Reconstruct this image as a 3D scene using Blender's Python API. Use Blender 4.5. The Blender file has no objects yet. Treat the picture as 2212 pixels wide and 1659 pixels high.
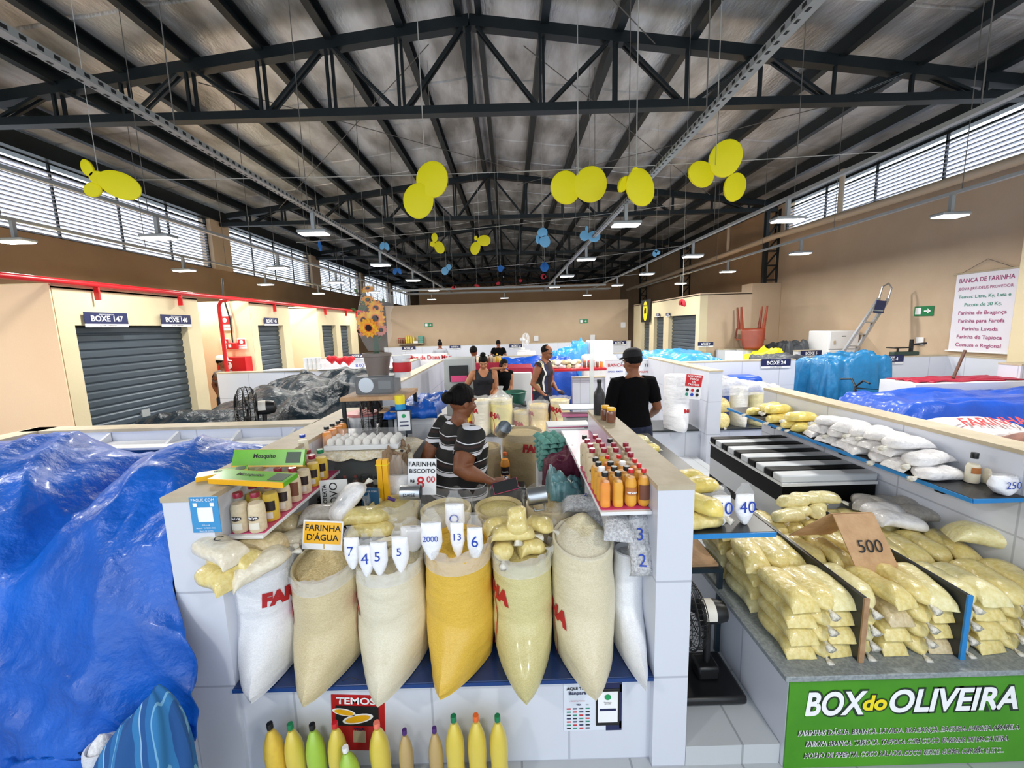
import bpy, bmesh, math, random
from math import *
from mathutils import Vector as V, Matrix, noise as NZ
R = random.Random(7)
SC = bpy.context.scene; COL = SC.collection
# ---------------------------------------------------------------- camera
F = 885.; PITCH = radians(8.0); ROLL = radians(1.6); YAW = radians(0.1); CAMP = V((0, 0, 2.0))
_f = V((sin(YAW)*cos(PITCH), cos(YAW)*cos(PITCH), -sin(PITCH))); _r = V((cos(YAW), -sin(YAW), 0)); _u = _r.cross(_f)
_r, _u = _r*cos(ROLL)-_u*sin(ROLL), _u*cos(ROLL)+_r*sin(ROLL)
cam = bpy.data.objects.new('camera', bpy.data.cameras.new('camera')); COL.objects.link(cam)
cam.data.sensor_width = 36; cam.data.lens = F/2212*36; cam.data.clip_end = 200; cam.data.clip_start = .05
cam.matrix_world = Matrix(((_r.x, _u.x, -_f.x, 0), (_r.y, _u.y, -_f.y, 0), (_r.z, _u.z, -_f.z, 2.0), (0, 0, 0, 1)))
SC.camera = cam
def ray(px, py): return _f+_r*((px-1106)/F)-_u*((py-829.5)/F)
def aY(px, py, Y): d = ray(px, py); return CAMP+d*(Y/d.y)     # point of the plane y=Y seen at a photo position
def aZ(px, py, Z): d = ray(px, py); return CAMP+d*((Z-2)/d.z)
def aX(px, py, X): d = ray(px, py); return CAMP+d*(X/d.x)
# ---------------------------------------------------------------- world, exposure
W = bpy.data.worlds.new('sky'); SC.world = W; W.use_nodes = True
bg = W.node_tree.nodes['Background']; bg.inputs[0].default_value = (.80, .90, 1.0, 1); bg.inputs[1].default_value = 1.9
SC.view_settings.view_transform = 'Standard'; SC.view_settings.look = 'None'; SC.view_settings.gamma = 1
SC.view_settings.use_curve_mapping = False; SC.view_settings.exposure = 0.22
cy = SC.cycles
cy.max_bounces = 6; cy.diffuse_bounces = 4; cy.glossy_bounces = 3; cy.transmission_bounces = 3; cy.transparent_max_bounces = 10
cy.sample_clamp_indirect = 6; cy.caustics_reflective = False; cy.caustics_refractive = False
# hall lamps: one soft area light hangs under every LED fixture (rows in view are measured, the others added unseen)
LAMPS = [(x, y) for x in (5.3, 3.35, 1.42, -2.3, -4.15, -5.85) for y in (5.1, 7.65, 10.15, 12.9)]
LAMPS += [(-5.85, 2.5), (-4.15, 2.5), (3.35, 2.5), (5.3, 2.5), (-.18, 17.15), (-3.1, 16.8), (3.15, 16.8), (-.2, 24), (3.2, 24), (-3.2, 24), (1.42, -.6), (-2.3, -.6)]  # unseen front row and rear pair extend the grid, added to brighten walls
LAMPZ = 3.2
for lx, ly in LAMPS:
    l = bpy.data.lights.new('lamp_light', 'AREA'); l.shape = 'RECTANGLE'; l.size = .29; l.size_y = .12; l.energy = 38; l.color = (1, .965, .90)
    o = bpy.data.objects.new('lamp_light', l); o.location = (lx, ly, LAMPZ-.055); COL.objects.link(o)
# ---------------------------------------------------------------- helpers
def lin(c):
    if isinstance(c, str): c = [int(c[i:i+2], 16)/255 for i in (0, 2, 4)]
    return tuple((x/12.92 if x <= .04045 else ((x+.055)/1.055)**2.4) for x in c)+(1,)
_M = {}
def mat(name, col='808080', rough=.5, metal=0, alpha=1, n2=None, nscale=8, bump=None, coat=0, emit=0, trans=0, stretch=None, obj=False, spec=None):
    """procedural material; n2 = second colour mixed in by noise, bump = (scale, strength)"""
    if name in _M: return _M[name]
    m = bpy.data.materials.new(name); m.use_nodes = True; _M[name] = m
    nt = m.node_tree; b = nt.nodes['Principled BSDF']; L = nt.links.new; N = nt.nodes.new
    b.inputs['Base Color'].default_value = lin(col); b.inputs['Roughness'].default_value = rough; b.inputs['Metallic'].default_value = metal
    b.inputs['Alpha'].default_value = alpha; b.inputs['Coat Weight'].default_value = coat; b.inputs['Coat Roughness'].default_value = .12
    b.inputs['Transmission Weight'].default_value = trans
    if spec is not None: b.inputs['Specular IOR Level'].default_value = spec
    if emit: b.inputs['Emission Color'].default_value = lin(col); b.inputs['Emission Strength'].default_value = emit
    if n2 or bump:
        tc = N('ShaderNodeTexCoord'); src = tc.outputs['Object']
        if stretch:
            mp = N('ShaderNodeMapping'); mp.inputs['Scale'].default_value = stretch; L(src, mp.inputs[0]); src = mp.outputs[0]
    if n2:
        t = N('ShaderNodeTexNoise'); t.inputs['Scale'].default_value = nscale; t.inputs['Detail'].default_value = 4; L(src, t.inputs[0])
        r = N('ShaderNodeValToRGB'); r.color_ramp.elements[0].position = .35; r.color_ramp.elements[1].position = .65
        r.color_ramp.elements[0].color = lin(col); r.color_ramp.elements[1].color = lin(n2); L(t.outputs[0], r.inputs[0]); L(r.outputs[0], b.inputs['Base Color'])
    if bump:
        t = N('ShaderNodeTexNoise'); t.inputs['Scale'].default_value = bump[0]; t.inputs['Detail'].default_value = 5; L(src, t.inputs[0])
        p = N('ShaderNodeBump'); p.inputs['Strength'].default_value = bump[1]; p.inputs['Distance'].default_value = .02; L(t.outputs[0], p.inputs['Height']); L(p.outputs[0], b.inputs['Normal'])
    return m
def tilemat(name, col, seam, tw, th, mode='wall', rough=.25, mortar=.006, n2=None):
    """glazed tile: brick texture on world position"""
    m = bpy.data.materials.new(name); m.use_nodes = True; nt = m.node_tree; b = nt.nodes['Principled BSDF']; L = nt.links.new; N = nt.nodes.new
    g = N('ShaderNodeNewGeometry'); s = N('ShaderNodeSeparateXYZ'); c = N('ShaderNodeCombineXYZ'); L(g.outputs['Position'], s.inputs[0])
    if mode == 'wall':
        a = N('ShaderNodeMath'); a.operation = 'ADD'; L(s.outputs[0], a.inputs[0]); L(s.outputs[1], a.inputs[1]); L(a.outputs[0], c.inputs[0]); L(s.outputs[2], c.inputs[1])
    else: L(s.outputs[0], c.inputs[0]); L(s.outputs[1], c.inputs[1])
    k = N('ShaderNodeTexBrick'); k.offset = 0; k.inputs['Scale'].default_value = 1; k.inputs['Mortar Size'].default_value = mortar; k.inputs['Brick Width'].default_value = tw; k.inputs['Row Height'].default_value = th
    k.inputs['Color1'].default_value = lin(col); k.inputs['Color2'].default_value = lin(n2 or col); k.inputs['Mortar'].default_value = lin(seam); k.inputs['Mortar Smooth'].default_value = .3
    L(c.outputs[0], k.inputs[0]); L(k.outputs[0], b.inputs['Base Color']); b.inputs['Roughness'].default_value = rough
    t = N('ShaderNodeTexNoise'); t.inputs['Scale'].default_value = 1.6; p = N('ShaderNodeBump'); p.inputs['Strength'].default_value = .12; L(g.outputs['Position'], t.inputs[0]); L(t.outputs[0], p.inputs['Height']); L(p.outputs[0], b.inputs['Normal'])
    return m
class MB:
    """collects shapes, build() links them as ONE mesh object"""
    def __init__(s): s.v = []; s.f = []; s.m = []; s.mi = 0; s.T = None
    def put(s, vs, fs):
        o = len(s.v)
        if s.T is not None: vs = [s.T @ V(v) for v in vs]
        s.v += [tuple(v) for v in vs]; s.f += [tuple(i+o for i in f) for f in fs]; s.m += [s.mi]*len(fs); return s
    def b(s, x0, x1, y0, y1, z0, z1):
        vs = [(x, y, z) for z in (z0, z1) for y in (y0, y1) for x in (x0, x1)]
        return s.put(vs, [(0, 2, 3, 1), (4, 5, 7, 6), (0, 1, 5, 4), (2, 6, 7, 3), (0, 4, 6, 2), (1, 3, 7, 5)])
    def bar(s, p, q, w, h=None, up=(0, 0, 1)):
        """rectangular bar from p to q"""
        p = V(p); q = V(q); h = h or w; d = (q-p).normalized(); u = V(up)
        if abs(d.dot(u)) > .95: u = V((0, 1, 0))
        a = d.cross(u).normalized()*w/2; c = a.cross(d).normalized()*h/2
        vs = [e+i*a+j*c for e in (p, q) for i, j in ((-1, -1), (1, -1), (1, 1), (-1, 1))]
        return s.put(vs, [(3, 2, 1, 0), (4, 5, 6, 7), (0, 1, 5, 4), (1, 2, 6, 5), (2, 3, 7, 6), (3, 0, 4, 7)])
    def loft(s, rings, cap=True, closed=True):
        n = len(rings[0]); vs = [p for r in rings for p in r]; fs = []
        for i in range(len(rings)-1):
            for j in range(n if closed else n-1):
                k = (j+1) % n; fs.append((i*n+j, i*n+k, (i+1)*n+k, (i+1)*n+j))
        if cap: fs.append(tuple(range(n))[::-1]); fs.append(tuple((len(rings)-1)*n+j for j in range(n)))
        return s.put(vs, fs)
    def tube(s, pts, r, n=8):
        pts = [V(p) for p in pts]; rs = r if isinstance(r, (list, tuple)) else [r]*len(pts); rings = []; pa = None
        for i, p in enumerate(pts):
            d = (pts[min(i+1, len(pts)-1)]-pts[max(i-1, 0)]).normalized()
            if pa is None: pa = d.cross(V((0, 0, 1)) if abs(d.z) < .9 else V((0, 1, 0))).normalized()
            a = (pa-d*pa.dot(d)).normalized(); pa = a; c = d.cross(a)
            rings.append([p+(a*cos(t)+c*sin(t))*rs[i] for t in [2*pi*k/n for k in range(n)]])
        return s.loft(rings)
    def lathe(s, prof, n=20, c=(0, 0, 0), sx=1, sy=1):
        return s.loft([[(c[0]+r*cos(2*pi*k/n)*sx, c[1]+r*sin(2*pi*k/n)*sy, c[2]+z) for k in range(n)] for r, z in prof])
    def grid(s, fn, nu, nv):
        vs = [fn(i/nu, j/nv) for j in range(nv+1) for i in range(nu+1)]
        return s.put(vs, [(j*(nu+1)+i, j*(nu+1)+i+1, (j+1)*(nu+1)+i+1, (j+1)*(nu+1)+i) for j in range(nv) for i in range(nu)])
    def ball(s, c, r, n=12, sc=(1, 1, 1)):
        return s.loft([[(c[0]+r*sc[0]*sin(pi*i/n)*cos(2*pi*k/(2*n)), c[1]+r*sc[1]*sin(pi*i/n)*sin(2*pi*k/(2*n)), c[2]-r*sc[2]*cos(pi*i/n)) for k in range(2*n)] for i in [.02]+list(range(1, n))+[n-.02]])
    def mesh(s, name, mats, smooth=True):
        me = bpy.data.meshes.new(name); me.from_pydata(s.v, [], s.f)
        for m in (mats if isinstance(mats, (list, tuple)) else [mats]): me.materials.append(m)
        for p, k in zip(me.polygons, s.m): p.material_index = k; p.use_smooth = bool(smooth)
        if smooth and smooth != 2: me.set_sharp_from_angle(angle=radians(38))
        me.update(); return me
    def build(s, name, mats, parent=None, smooth=True, bevel=0, loc=None, seg=2):
        o = bpy.data.objects.new(name, s.mesh(name, mats, smooth)); COL.objects.link(o)
        if parent: o.parent = parent
        if loc is not None: o.location = loc
        if bevel:
            k = o.modifiers.new('bevel', 'BEVEL'); k.width = bevel; k.segments = seg; k.limit_method = 'ANGLE'; k.harden_normals = False
        return o
def tag(o, label=None, cat=None, group=None, kind=None):
    if label: o['label'] = label
    if cat: o['category'] = cat
    if group: o['group'] = group
    if kind: o['kind'] = kind
    return o
def struct(mb, name, mats, parent=None, **k):
    o = mb.build(name, mats, parent, **k)
    if parent is None: o['kind'] = 'structure'
    return o
def empty(name, loc, label, cat, group=None, rz=0, kind=None):
    o = bpy.data.objects.new(name, None); COL.objects.link(o); o.location = loc; o.rotation_euler = (0, 0, rz); o.empty_display_size = .1
    return tag(o, label, cat, group, kind)
def kids(o): return [c for c in bpy.data.objects if c.parent == o]
def copy_tree(o, parent=None, src=None):
    c = o.copy(); COL.objects.link(c); c.parent = parent
    for ch in kids(o): copy_tree(ch, c)
    return c
def place(o, loc, rot=(0, 0, 0), sc=1, label=None, group=None):
    o.location = loc; o.rotation_euler = rot; o.scale = (sc,)*3 if not isinstance(sc, (tuple, list)) else sc
    if label: o['label'] = label
    if group: o['group'] = group
    return o
def textmesh(txt, size, bold=0, ext=0, align='CENTER', shear=0, space=1, lines=1.0):
    c = bpy.data.curves.new('t', 'FONT'); c.body = txt; c.size = size; c.offset = bold; c.extrude = ext; c.align_x = align; c.align_y = 'CENTER'
    c.shear = shear; c.space_character = space; c.space_line = lines; c.resolution_u = 6 if size > .07 else 3
    o = bpy.data.objects.new('t', c); COL.objects.link(o); bpy.context.view_layer.update()
    me = bpy.data.meshes.new_from_object(o.evaluated_get(bpy.context.evaluated_depsgraph_get()))
    bpy.data.objects.remove(o); return me
def text(txt, size, m, parent, loc, rot=(pi/2, 0, 0), name='lettering', fit=None, **k):
    """flat lettering standing just off a surface; default faces the camera side (-y)"""
    me = textmesh(txt, size, **k); me.materials.clear(); me.materials.append(m)
    o = bpy.data.objects.new(name, me); COL.objects.link(o); o.parent = parent; o.location = loc; o.rotation_euler = rot
    if fit: xs = [v.co.x for v in me.vertices]; q = fit/(max(xs)-min(xs)); o.scale = (q, 1, 1)
    return o
def wraptext(txt, size, m, parent, fn, name='lettering', **k):
    me = textmesh(txt, size, **k); me.materials.clear(); me.materials.append(m)
    bm = bmesh.new(); bm.from_mesh(me)
    bmesh.ops.subdivide_edges(bm, edges=[e for e in bm.edges if e.calc_length() > size*.12], cuts=3)
    for v in bm.verts: v.co = fn(v.co.x, v.co.y)
    bm.to_mesh(me); bm.free(); o = bpy.data.objects.new(name, me); COL.objects.link(o); o.parent = parent; return o
def nz(x, y, z=0): return NZ.noise(V((x, y, z)))
def fbm(x, y, z=0): return NZ.noise(V((x, y, z)))+.5*NZ.noise(V((2*x, 2*y, z+3)))+.25*NZ.noise(V((4*x, 4*y, z+9)))
def stripes(name, bands, axis=2, freq=5., rough=.8):
    m = bpy.data.materials.new(name); m.use_nodes = True; nt = m.node_tree; b = nt.nodes['Principled BSDF']; L = nt.links.new; N = nt.nodes.new
    tc = N('ShaderNodeTexCoord'); s = N('ShaderNodeSeparateXYZ'); L(tc.outputs['Object'], s.inputs[0]); t = N('ShaderNodeTexNoise'); t.inputs['Scale'].default_value = 3; L(tc.outputs['Object'], t.inputs[0])
    a = N('ShaderNodeMath'); a.operation = 'MULTIPLY_ADD'; a.inputs[1].default_value = .10; L(t.outputs[0], a.inputs[0]); L(s.outputs[axis], a.inputs[2])
    k = N('ShaderNodeMath'); k.operation = 'MULTIPLY'; k.inputs[1].default_value = freq; L(a.outputs[0], k.inputs[0]); f = N('ShaderNodeMath'); f.operation = 'FRACT'; L(k.outputs[0], f.inputs[0])
    r = N('ShaderNodeValToRGB'); r.color_ramp.interpolation = 'CONSTANT'; e = r.color_ramp.elements; e[0].position = 0; e[0].color = lin(bands[0][1]); e[1].position = bands[1][0]; e[1].color = lin(bands[1][1])
    for p, c in bands[2:]: q = e.new(p); q.color = lin(c)
    L(f.outputs[0], r.inputs[0]); L(r.outputs[0], b.inputs['Base Color']); b.inputs['Roughness'].default_value = rough; return m
# ================================================================ materials of the setting
M_tile = tilemat('white_glazed_tile', 'D3D7E2', 'B4B8C4', .62, .455)
M_ftile = tilemat('floor_tile', 'B9BCC0', '94969A', .5, .5, 'floor', .35, n2='B2B6BC')
M_cap = mat('beige_stone_cap', 'C2B59C', .55, n2='B3A68C', nscale=9, bump=(30, .1))
M_beige = mat('beige_paint', 'C8B196', .8, n2='C2AA8F', nscale=2, bump=(60, .1))
M_cream = mat('cream_paint', 'D8CAA6', .75, n2='D3C39F', nscale=2, bump=(60, .1))
M_tan = mat('tan_paint', 'A08465', .85, n2='987C5E', nscale=1.3, bump=(60, .1))
M_foil = mat('silver_foil', 'E6E7E6', .38, .5, n2='96948F', nscale=2.3, bump=(26, .5), stretch=(1, .35, 1))
M_steel = mat('dark_painted_steel', '20282B', .45, .3, n2='1B2225', nscale=4)
M_cond = mat('grey_galvanised_conduit', 'A9ADAD', .5, .3)
M_white = mat('white_paint', 'E9EAEC', .5)
M_pvc = mat('beige_pvc', 'C9B59A', .45)
M_led = mat('led_diffuser', 'FFFFFF', .5, emit=14)
M_black = mat('black_plastic', '101113', .4)
M_red = mat('red_pipe_paint', 'C3121B', .35)
M_shut = mat('grey_roller_steel', '4C5760', .4, .35)
M_navy = mat('navy_sign', '16204E', .4)
M_ink = mat('black_ink', '121216', .6)
M_wtxt = mat('white_ink', 'F4F4F6', .6)
M_wire = mat('thin_wire', '6A6660', .6)
XL, XR = -7.75, 7.35; YB = -5.0; YE = 36.0; RX = -.42; RZ = 6.08; SL = .122
def roofz(x): return RZ-SL*abs(x-RX)
# floor
struct(MB().b(XL-4, XR+1, YB-2, YE, -.2, 0), 'floor', M_ftile)
struct(MB().b(-1.26, .58, 1.68, 6, 0, .1).b(.742, 1.168, 1.6, 6, 0, .1).b(1.16, 2.6, 2.9, 6, 0, .1).b(XL, XR, 6.0, 15, 0, .1).b(-5, -1.46, 3.1, 6, 0, .1), 'trim_1', tilemat('platform_tile', 'C2C6CA', '9EA1A5', .5, .5, 'floor', .3))
# roof foil, one pitch each, sagging between purlins with raised seams
PUR = [-7.0, -5.96, -5.05, -4.17, -3.22, -2.3, -1.37, -.55, -.29, .52, 1.5, 2.47, 3.45, 4.45, 5.5, 6.5]
SEAM = 1.15
def roofpitch(x0, x1):
    xs = []; ps = [x0]+[p for p in PUR if x0 < p < x1]+[x1]
    for a, b in zip(ps, ps[1:]): xs += [a+(b-a)*k/5 for k in range(5)]
    xs.append(x1); ys = []; y = YB
    while y < YE: ys += [y, y+SEAM*.3, y+SEAM*.62, y+SEAM-.06, y+SEAM-.03]; y += SEAM
    ys.append(YE); vs = []
    def d(x):
        k = max([p for p in ps if p <= x+1e-6]); n = min([p for p in ps if p > x] or [x1]); return sin(pi*(x-k)/max(.01, n-k))
    for y in ys:
        r = .035 if abs(((y-YB+.03) % SEAM)) < .004 or abs(((y-YB+.03) % SEAM)-SEAM) < .004 else 0
        for x in xs: vs.append((x, y, roofz(x)+.16-.02*d(x)+.018*fbm(x*1.1, y*.8)+r*1.3))
    n = len(xs); return MB().put(vs, [(j*n+i, j*n+i+1, (j+1)*n+i+1, (j+1)*n+i) for j in range(len(ys)-1) for i in range(n-1)])
struct(roofpitch(XL-.6, RX), 'ceiling', M_foil); struct(roofpitch(RX, XR+.6), 'ceiling', M_foil)
struct(MB().b(XL-1, RX, YB, YE, 0, .05).put([], []), 'ceiling', M_steel).matrix_world = Matrix(((1, 0, 0, 0), (0, 1, 0, 0), (SL, 0, 1, RZ+.30+SL*.42), (0, 0, 0, 1)))
struct(MB().b(RX, XR+1, YB, YE, 0, .05), 'ceiling', M_steel).matrix_world = Matrix(((1, 0, 0, 0), (0, 1, 0, 0), (-SL, 0, 1, RZ+.30-SL*.42), (0, 0, 0, 1)))
# purlins: each a channel running the whole hall
for x in PUR:
    z = roofz(x)+.02
    if abs(x-RX) < .2: m = MB().bar((x, YB, z), (x, YE, z), .08, .17)
    else: m = MB().bar((x, YB, z), (x, YE, z), .014, .19).bar((x+.045, YB, z-.09), (x+.045, YE, z-.09), .10, .014).bar((x+.045, YB, z+.09), (x+.045, YE, z+.09), .10, .014)
    tag(struct(m, 'trim_2', M_steel), None)
# trusses
TY = [.6, 6.0, 11.5, 17.0, 22.3, 27.6, 32.9]
def truss(Y, k):
    t = empty('roof_truss', (0, Y, 0), ['steel roof truss directly above the camera position', 'dark steel roof truss nearest in view, crossing the whole top of the photo', 'second dark steel truss, behind the row of yellow paper hearts', 'third dark steel truss from the front', 'fourth dark steel truss from the front', 'fifth dark steel truss, deep in the hall', 'farthest dark steel truss of the hall'][k], 'roof truss')
    zb = 4.9; x0, x1 = XL+.3, XR-.3
    top = lambda x: roofz(x)-.11
    c = MB(); c.bar((x0, 0, top(x0)), (RX, 0, top(RX)), .13, .14).bar((RX, 0, top(RX)), (x1, 0, top(x1)), .13, .14); c.build('top_chord', M_steel, t)
    MB().bar((x0-.2, 0, zb), (x1+.2, 0, zb), .13, .10).build('bottom_chord', M_steel, t)
    nodes = [-6.9, -5.96, -5.05, -4.17, -3.22, -2.3, -1.37, RX, .52, 1.5, 2.47, 3.45, 4.45, 5.5, 6.5]
    for i, x in enumerate(nodes):
        o = .0 if x == RX else .035
        m = MB().bar((x-.02, -o, zb), (x-.02, -o, top(x)), .035 if o else .07)
        if o: m.bar((x+.03, o, zb), (x+.03, o, top(x)), .035)
        m.build('upright', M_steel, t)
        if i+1 < len(nodes):
            a, b = nodes[i], nodes[i+1]
            up = (i % 2 == 1) if a < RX else (i % 2 == 1)
            p, q = ((a, zb), (b, top(b))) if not up else ((a, top(a)), (b, zb))
            m = MB()
            for o in (-.04, .04): m.bar((p[0]+.04, o, p[1]), (q[0]-.04, o, q[1]), .035)
            m.build('diagonal', M_steel, t)
    return t
for k, Y in enumerate(TY): truss(Y, k)
# walls
zw_l = 3.72; zt_l = 4.98
struct(MB().b(XL-.25, XL, YB, YE, 0, zw_l), 'wall_left', M_tan)
bays = [(-4.6, .4), (.9, 5.75), (6.3, 11.15), (11.85, 16.6), (17.3, 22.0), (22.6, 27.3), (27.9, 32.6)]
m = MB()
pe = [YB]+[v for a in bays for v in a]+[YE]
for i in range(0, len(pe), 2): m.b(XL-.25, XL+.06, pe[i], pe[i+1], zw_l, 5.2)
struct(m, 'wall_left', M_beige)
struct(MB().b(XL-.3, XL+.12, YB, YE, 4.98, 5.25), 'trim_3', M_steel)
M_slat = mat('grey_louvre_slat', 'C4C8DA', .4)
def louvre(n, X, y0, y1, z0, z1, side):
    w = tag(MB().b(X-.03, X+.03, y0, y1, z0-.02, z0+.02).b(X-.03, X+.03, y0, y1, z1-.02, z1+.02).b(X-.03, X+.03, y0, y0+.03, z0, z1).b(X-.03, X+.03, y1-.03, y1, z0, z1).build('window_%d' % n, M_steel, smooth=False), kind='structure')
    s = MB(); z = z0+.03
    while z < z1-.14:
        s.b(X-.03, X+.03, y0, y1, z, z+.02)
        z += .07
    s.build('louvre', M_slat, w, smooth=False)
    s = MB()
    for k in range(1, 4): y = y0+(y1-y0)*k/4; s.b(X-.02, X+.02, y-.012, y+.012, z0, z1)
    s.b(X-.02, X+.02, y0, y1, z1-.15, z1-.12)
    s.build('mullion', M_steel, w, smooth=False)
wn = 1
for a, b in bays: louvre(wn, XL-.08, a, b, zw_l, zt_l, -1); wn += 1
zr = 4.2
struct(MB().b(XR, XR+.25, YB, 11.6, 0, zr).b(XR, XR+.25, 11.3, 11.7, zr, 5.3).b(XR, XR+.25, .3, .9, zr, 5.3), 'wall_right', M_beige)
struct(MB().b(XR, XR+.25, 11.6, YE, 0, 5.3), 'wall_right', M_tan)
struct(MB().b(XR-.12, XR+.3, YB, YE, 5.02, 5.3), 'trim_4', M_steel)
for a, b in ((.9, 6.0), (6.0, 11.3)): louvre(wn, XR+.08, a, b, zr, 5.0, 1); wn += 1
# pilasters on the right wall, lattice columns
struct(MB().b(6.55, XR, 11.25, 11.75, 0, 2.97), 'wall_right', M_beige, bevel=.01)
struct(MB().b(6.95, XR, 5.45, 5.7, 0, 3.1), 'wall_right', M_cream, bevel=.01)
for i, Y in enumerate((11.5, 17, 22.3)):
    c = empty('lattice_column', (7.2, Y, 2.97), ['dark steel lattice column on the beige pillar of the right wall', 'dark steel lattice column behind the right-hand shutter boxes', 'farthest dark steel lattice column on the right'][i], 'column')
    for s in (-.19, .19): MB().b(s-.045, s+.045, -.06, .06, 0, 1.95).build('upright', M_steel, c)
    for k in range(5):
        z = .1+k*.38; MB().b(-.16, .16, -.03, .03, z-.02, z+.02).build('rung', M_steel, c)
        MB().bar((-.16, 0, z), (.16, 0, z+.38) if z < 1.6 else (.16, 0, 1.9), .035).build('brace', M_steel, c)
# back walls
struct(MB().b(-4.6, 4.44, 15.5, 15.7, 0, 2.88), 'wall_back', M_beige)
struct(MB().b(-4.3, 5.34, 20, 20.2, 0, 3.92), 'wall_back', M_tan)
struct(MB().b(XL, XR, YE, YE+.2, 0, 6.2), 'wall_back', M_tan)
# shutter boxes, left row (face x=-5)
def shutter(n, X, y0, y1, zt, side, parent=None):
    s = MB(); z = .05; pts = []
    while z < zt:
        pts += [(0, z), (.018, z+.02), (.018, z+.075), (0, z+.095)]; z += .10
    vs = [(X+side*p, y, q) for y in (y0, y1) for p, q in pts]; n_ = len(pts)
    s.put(vs, [(i, i+1, n_+i+1, n_+i) for i in range(n_-1)])
    o = struct(s, 'door_%d' % n, M_shut, smooth=False)
    MB().b(X+side*.02-.012, X+side*.02+.012, y0, y1, .0, .07).build('bottom_rail', M_steel, o)
    MB().b(X-.05, X+.03, (y0+y1)/2-.06, (y0+y1)/2+.06, .9, 1.0).build('lock', M_cond, o)
    return o
def boxroom(name, X, side, y0, y1, xback, zt, doors, dn):
    """room with face at x=X; door openings recessed .18"""
    m = MB(); ys = [y0]+[v for d in doors for v in d[:2]]+[y1]; d = .18*(-side)
    for i in range(0, len(ys), 2): m.b(min(X, X+d), max(X, X+d), ys[i], ys[i+1], 0, zt)
    for (a, b, z) in doors: m.b(min(X, X+d), max(X, X+d), a, b, z, zt)
    struct(m, name, M_cream, smooth=False)
    e = MB().b(min(xback, X+d), max(xback, X+d), y0, y0+.12, 0, zt).b(min(xback, X+d), max(xback, X+d), y1-.12, y1, 0, zt).b(min(xback, X), max(xback, X), y0, y1, zt-.02, zt+.03)
    struct(e, name, M_cream if side > 0 else M_beige, smooth=False)
    for a, b, z in doors: shutter(dn, X-side*.12, a, b, z, side); dn += 1
    return dn
M_peach = mat('peach_paint', 'F2D3B0', .75, n2='EFCDA8', nscale=1.2, bump=(60, .08))
dn = 1
dn = boxroom('wall_left', -5, 1, 4.61, 6.72, XL, 2.58, [(4.79, 6.45, 2.15)], dn)
dn = boxroom('wall_left', -5, 1, 8.05, 9.45, XL, 2.6, [(8.25, 9.16, 2.16)], dn)
dn = boxroom('wall_left', -5, 1, 10.85, 13.6, XL, 2.63, [(11.05, 11.92, 2.17), (12.25, 13.0, 2.17)], dn)
for y in (4.6, 8.04, 10.84): struct(MB().b(XL, -5.0, y-.012, y+.0, 0, 2.6), 'wall_left', M_peach)
dn = boxroom('wall_right', 4.5, -1, 9.8, 15.0, 5.72, 2.62, [(10.0, 11.7, 2.16), (12.1, 12.9, 2.16), (13.3, 14.1, 2.16)], dn)
# room signs
def sign(txt, sub, loc, w, rot, label, group=None):
    s = empty('stall_sign', loc, label, 'sign', group); s.rotation_euler = rot; h = w*.32
    sb = MB().b(-w/2, w/2, -.006, 0, -h/2+h*.22, h/2).build('sign_board', M_navy, s); ss = MB().b(-w/2, w/2, -.005, 0, -h/2, -h/2+h*.22).build('sign_strip', M_white, s)
    text(txt, w*.17, M_wtxt, s, (0, -.009, h*.06), bold=w*.004); text(sub, w*.05, M_ink, ss, (0, -.008, -h*.39)); text('MERCADO MUNICIPAL', w*.035, M_wtxt, sb, (0, -.009, h*.36))
    return s
# ================================================================ half walls, counters, shelves
def hw(x0, x1, y0, y1, z=1.34, name='wall_left', zb=0):
    o = struct(MB().b(x0, x1, y0, y1, zb, z-.022), name, M_tile, smooth=False)
    MB().b(x0-.004, x1+.004, y0-.004, y1+.004, z-.022, z).build('stone_cap', M_cap, o, smooth=False); return o
hw(-1.46, -1.26, 1.62, 3.5); hw(-3.6, -1.46, 2.93, 3.06); hw(-3.62, -3.46, .6, 3.06)
hw(.59, .74, 1.6, 3.12, name='wall_right')
hw(2.46, 2.62, 1.0, 3.93, name='wall_right')
# low front walls
struct(MB().b(-1.26, .59, 1.64, 1.74, 0, .445), 'wall_front', M_tile, smooth=False)
struct(MB().b(-3.46, -1.46, 1.63, 1.73, 0, .445), 'wall_front', M_tile, smooth=False)
M_sheet = mat('dark_blue_oilcloth', '12346E', .35, n2='0E2A5C', nscale=5, coat=.3)
M_gran = mat('dark_granite', '1F2326', .3, n2='2E3438', nscale=60)
M_ggran = mat('grey_granite', '7C8488', .35, n2='9AA1A4', nscale=90)
M_edge = mat('blue_edge_tape', '1F7FC4', .4)
M_blk = mat('black_board', '15171A', .35, n2='202428', nscale=8)
M_pink = mat('pink_plastic_sheet', 'D9467F', .3, coat=.4)
def slab(name, label, cat, x0, x1, y0, y1, z0, z1, m, edge=None, group=None, em=None):
    t = tag(MB().b(x0, x1, y0, y1, z0, z1).build(name, m, bevel=.003), label, cat, group)
    for e in (edge or []):
        a = {'f': (x0, x1, y0-.006, y0-.0005), 'l': (x0-.006, x0-.0005, y0, y1), 'r': (x1+.0005, x1+.006, y0, y1)}[e]
        MB().b(*a, z0-.003, z1-.002).build('edge_strip', em or M_edge, t)
    return t
slab('sack_shelf', 'dark shelf covered with navy oilcloth under the seven front flour sacks', 'shelf', -1.258, .588, 1.60, 2.45, .446, .462, M_sheet, ['f'], em=mat('navy_edge', '0F3A7A', .4))
for x in (-1.2, -.35, .5): tag(MB().b(x-.03, x+.03, 2.35, 2.41, .1, .446).build('shelf_post', M_steel), 'dark post holding up the sack shelf, %s' % {-1.2: 'left end', -.35: 'middle', .5: 'right end'}[x], 'post')
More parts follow.
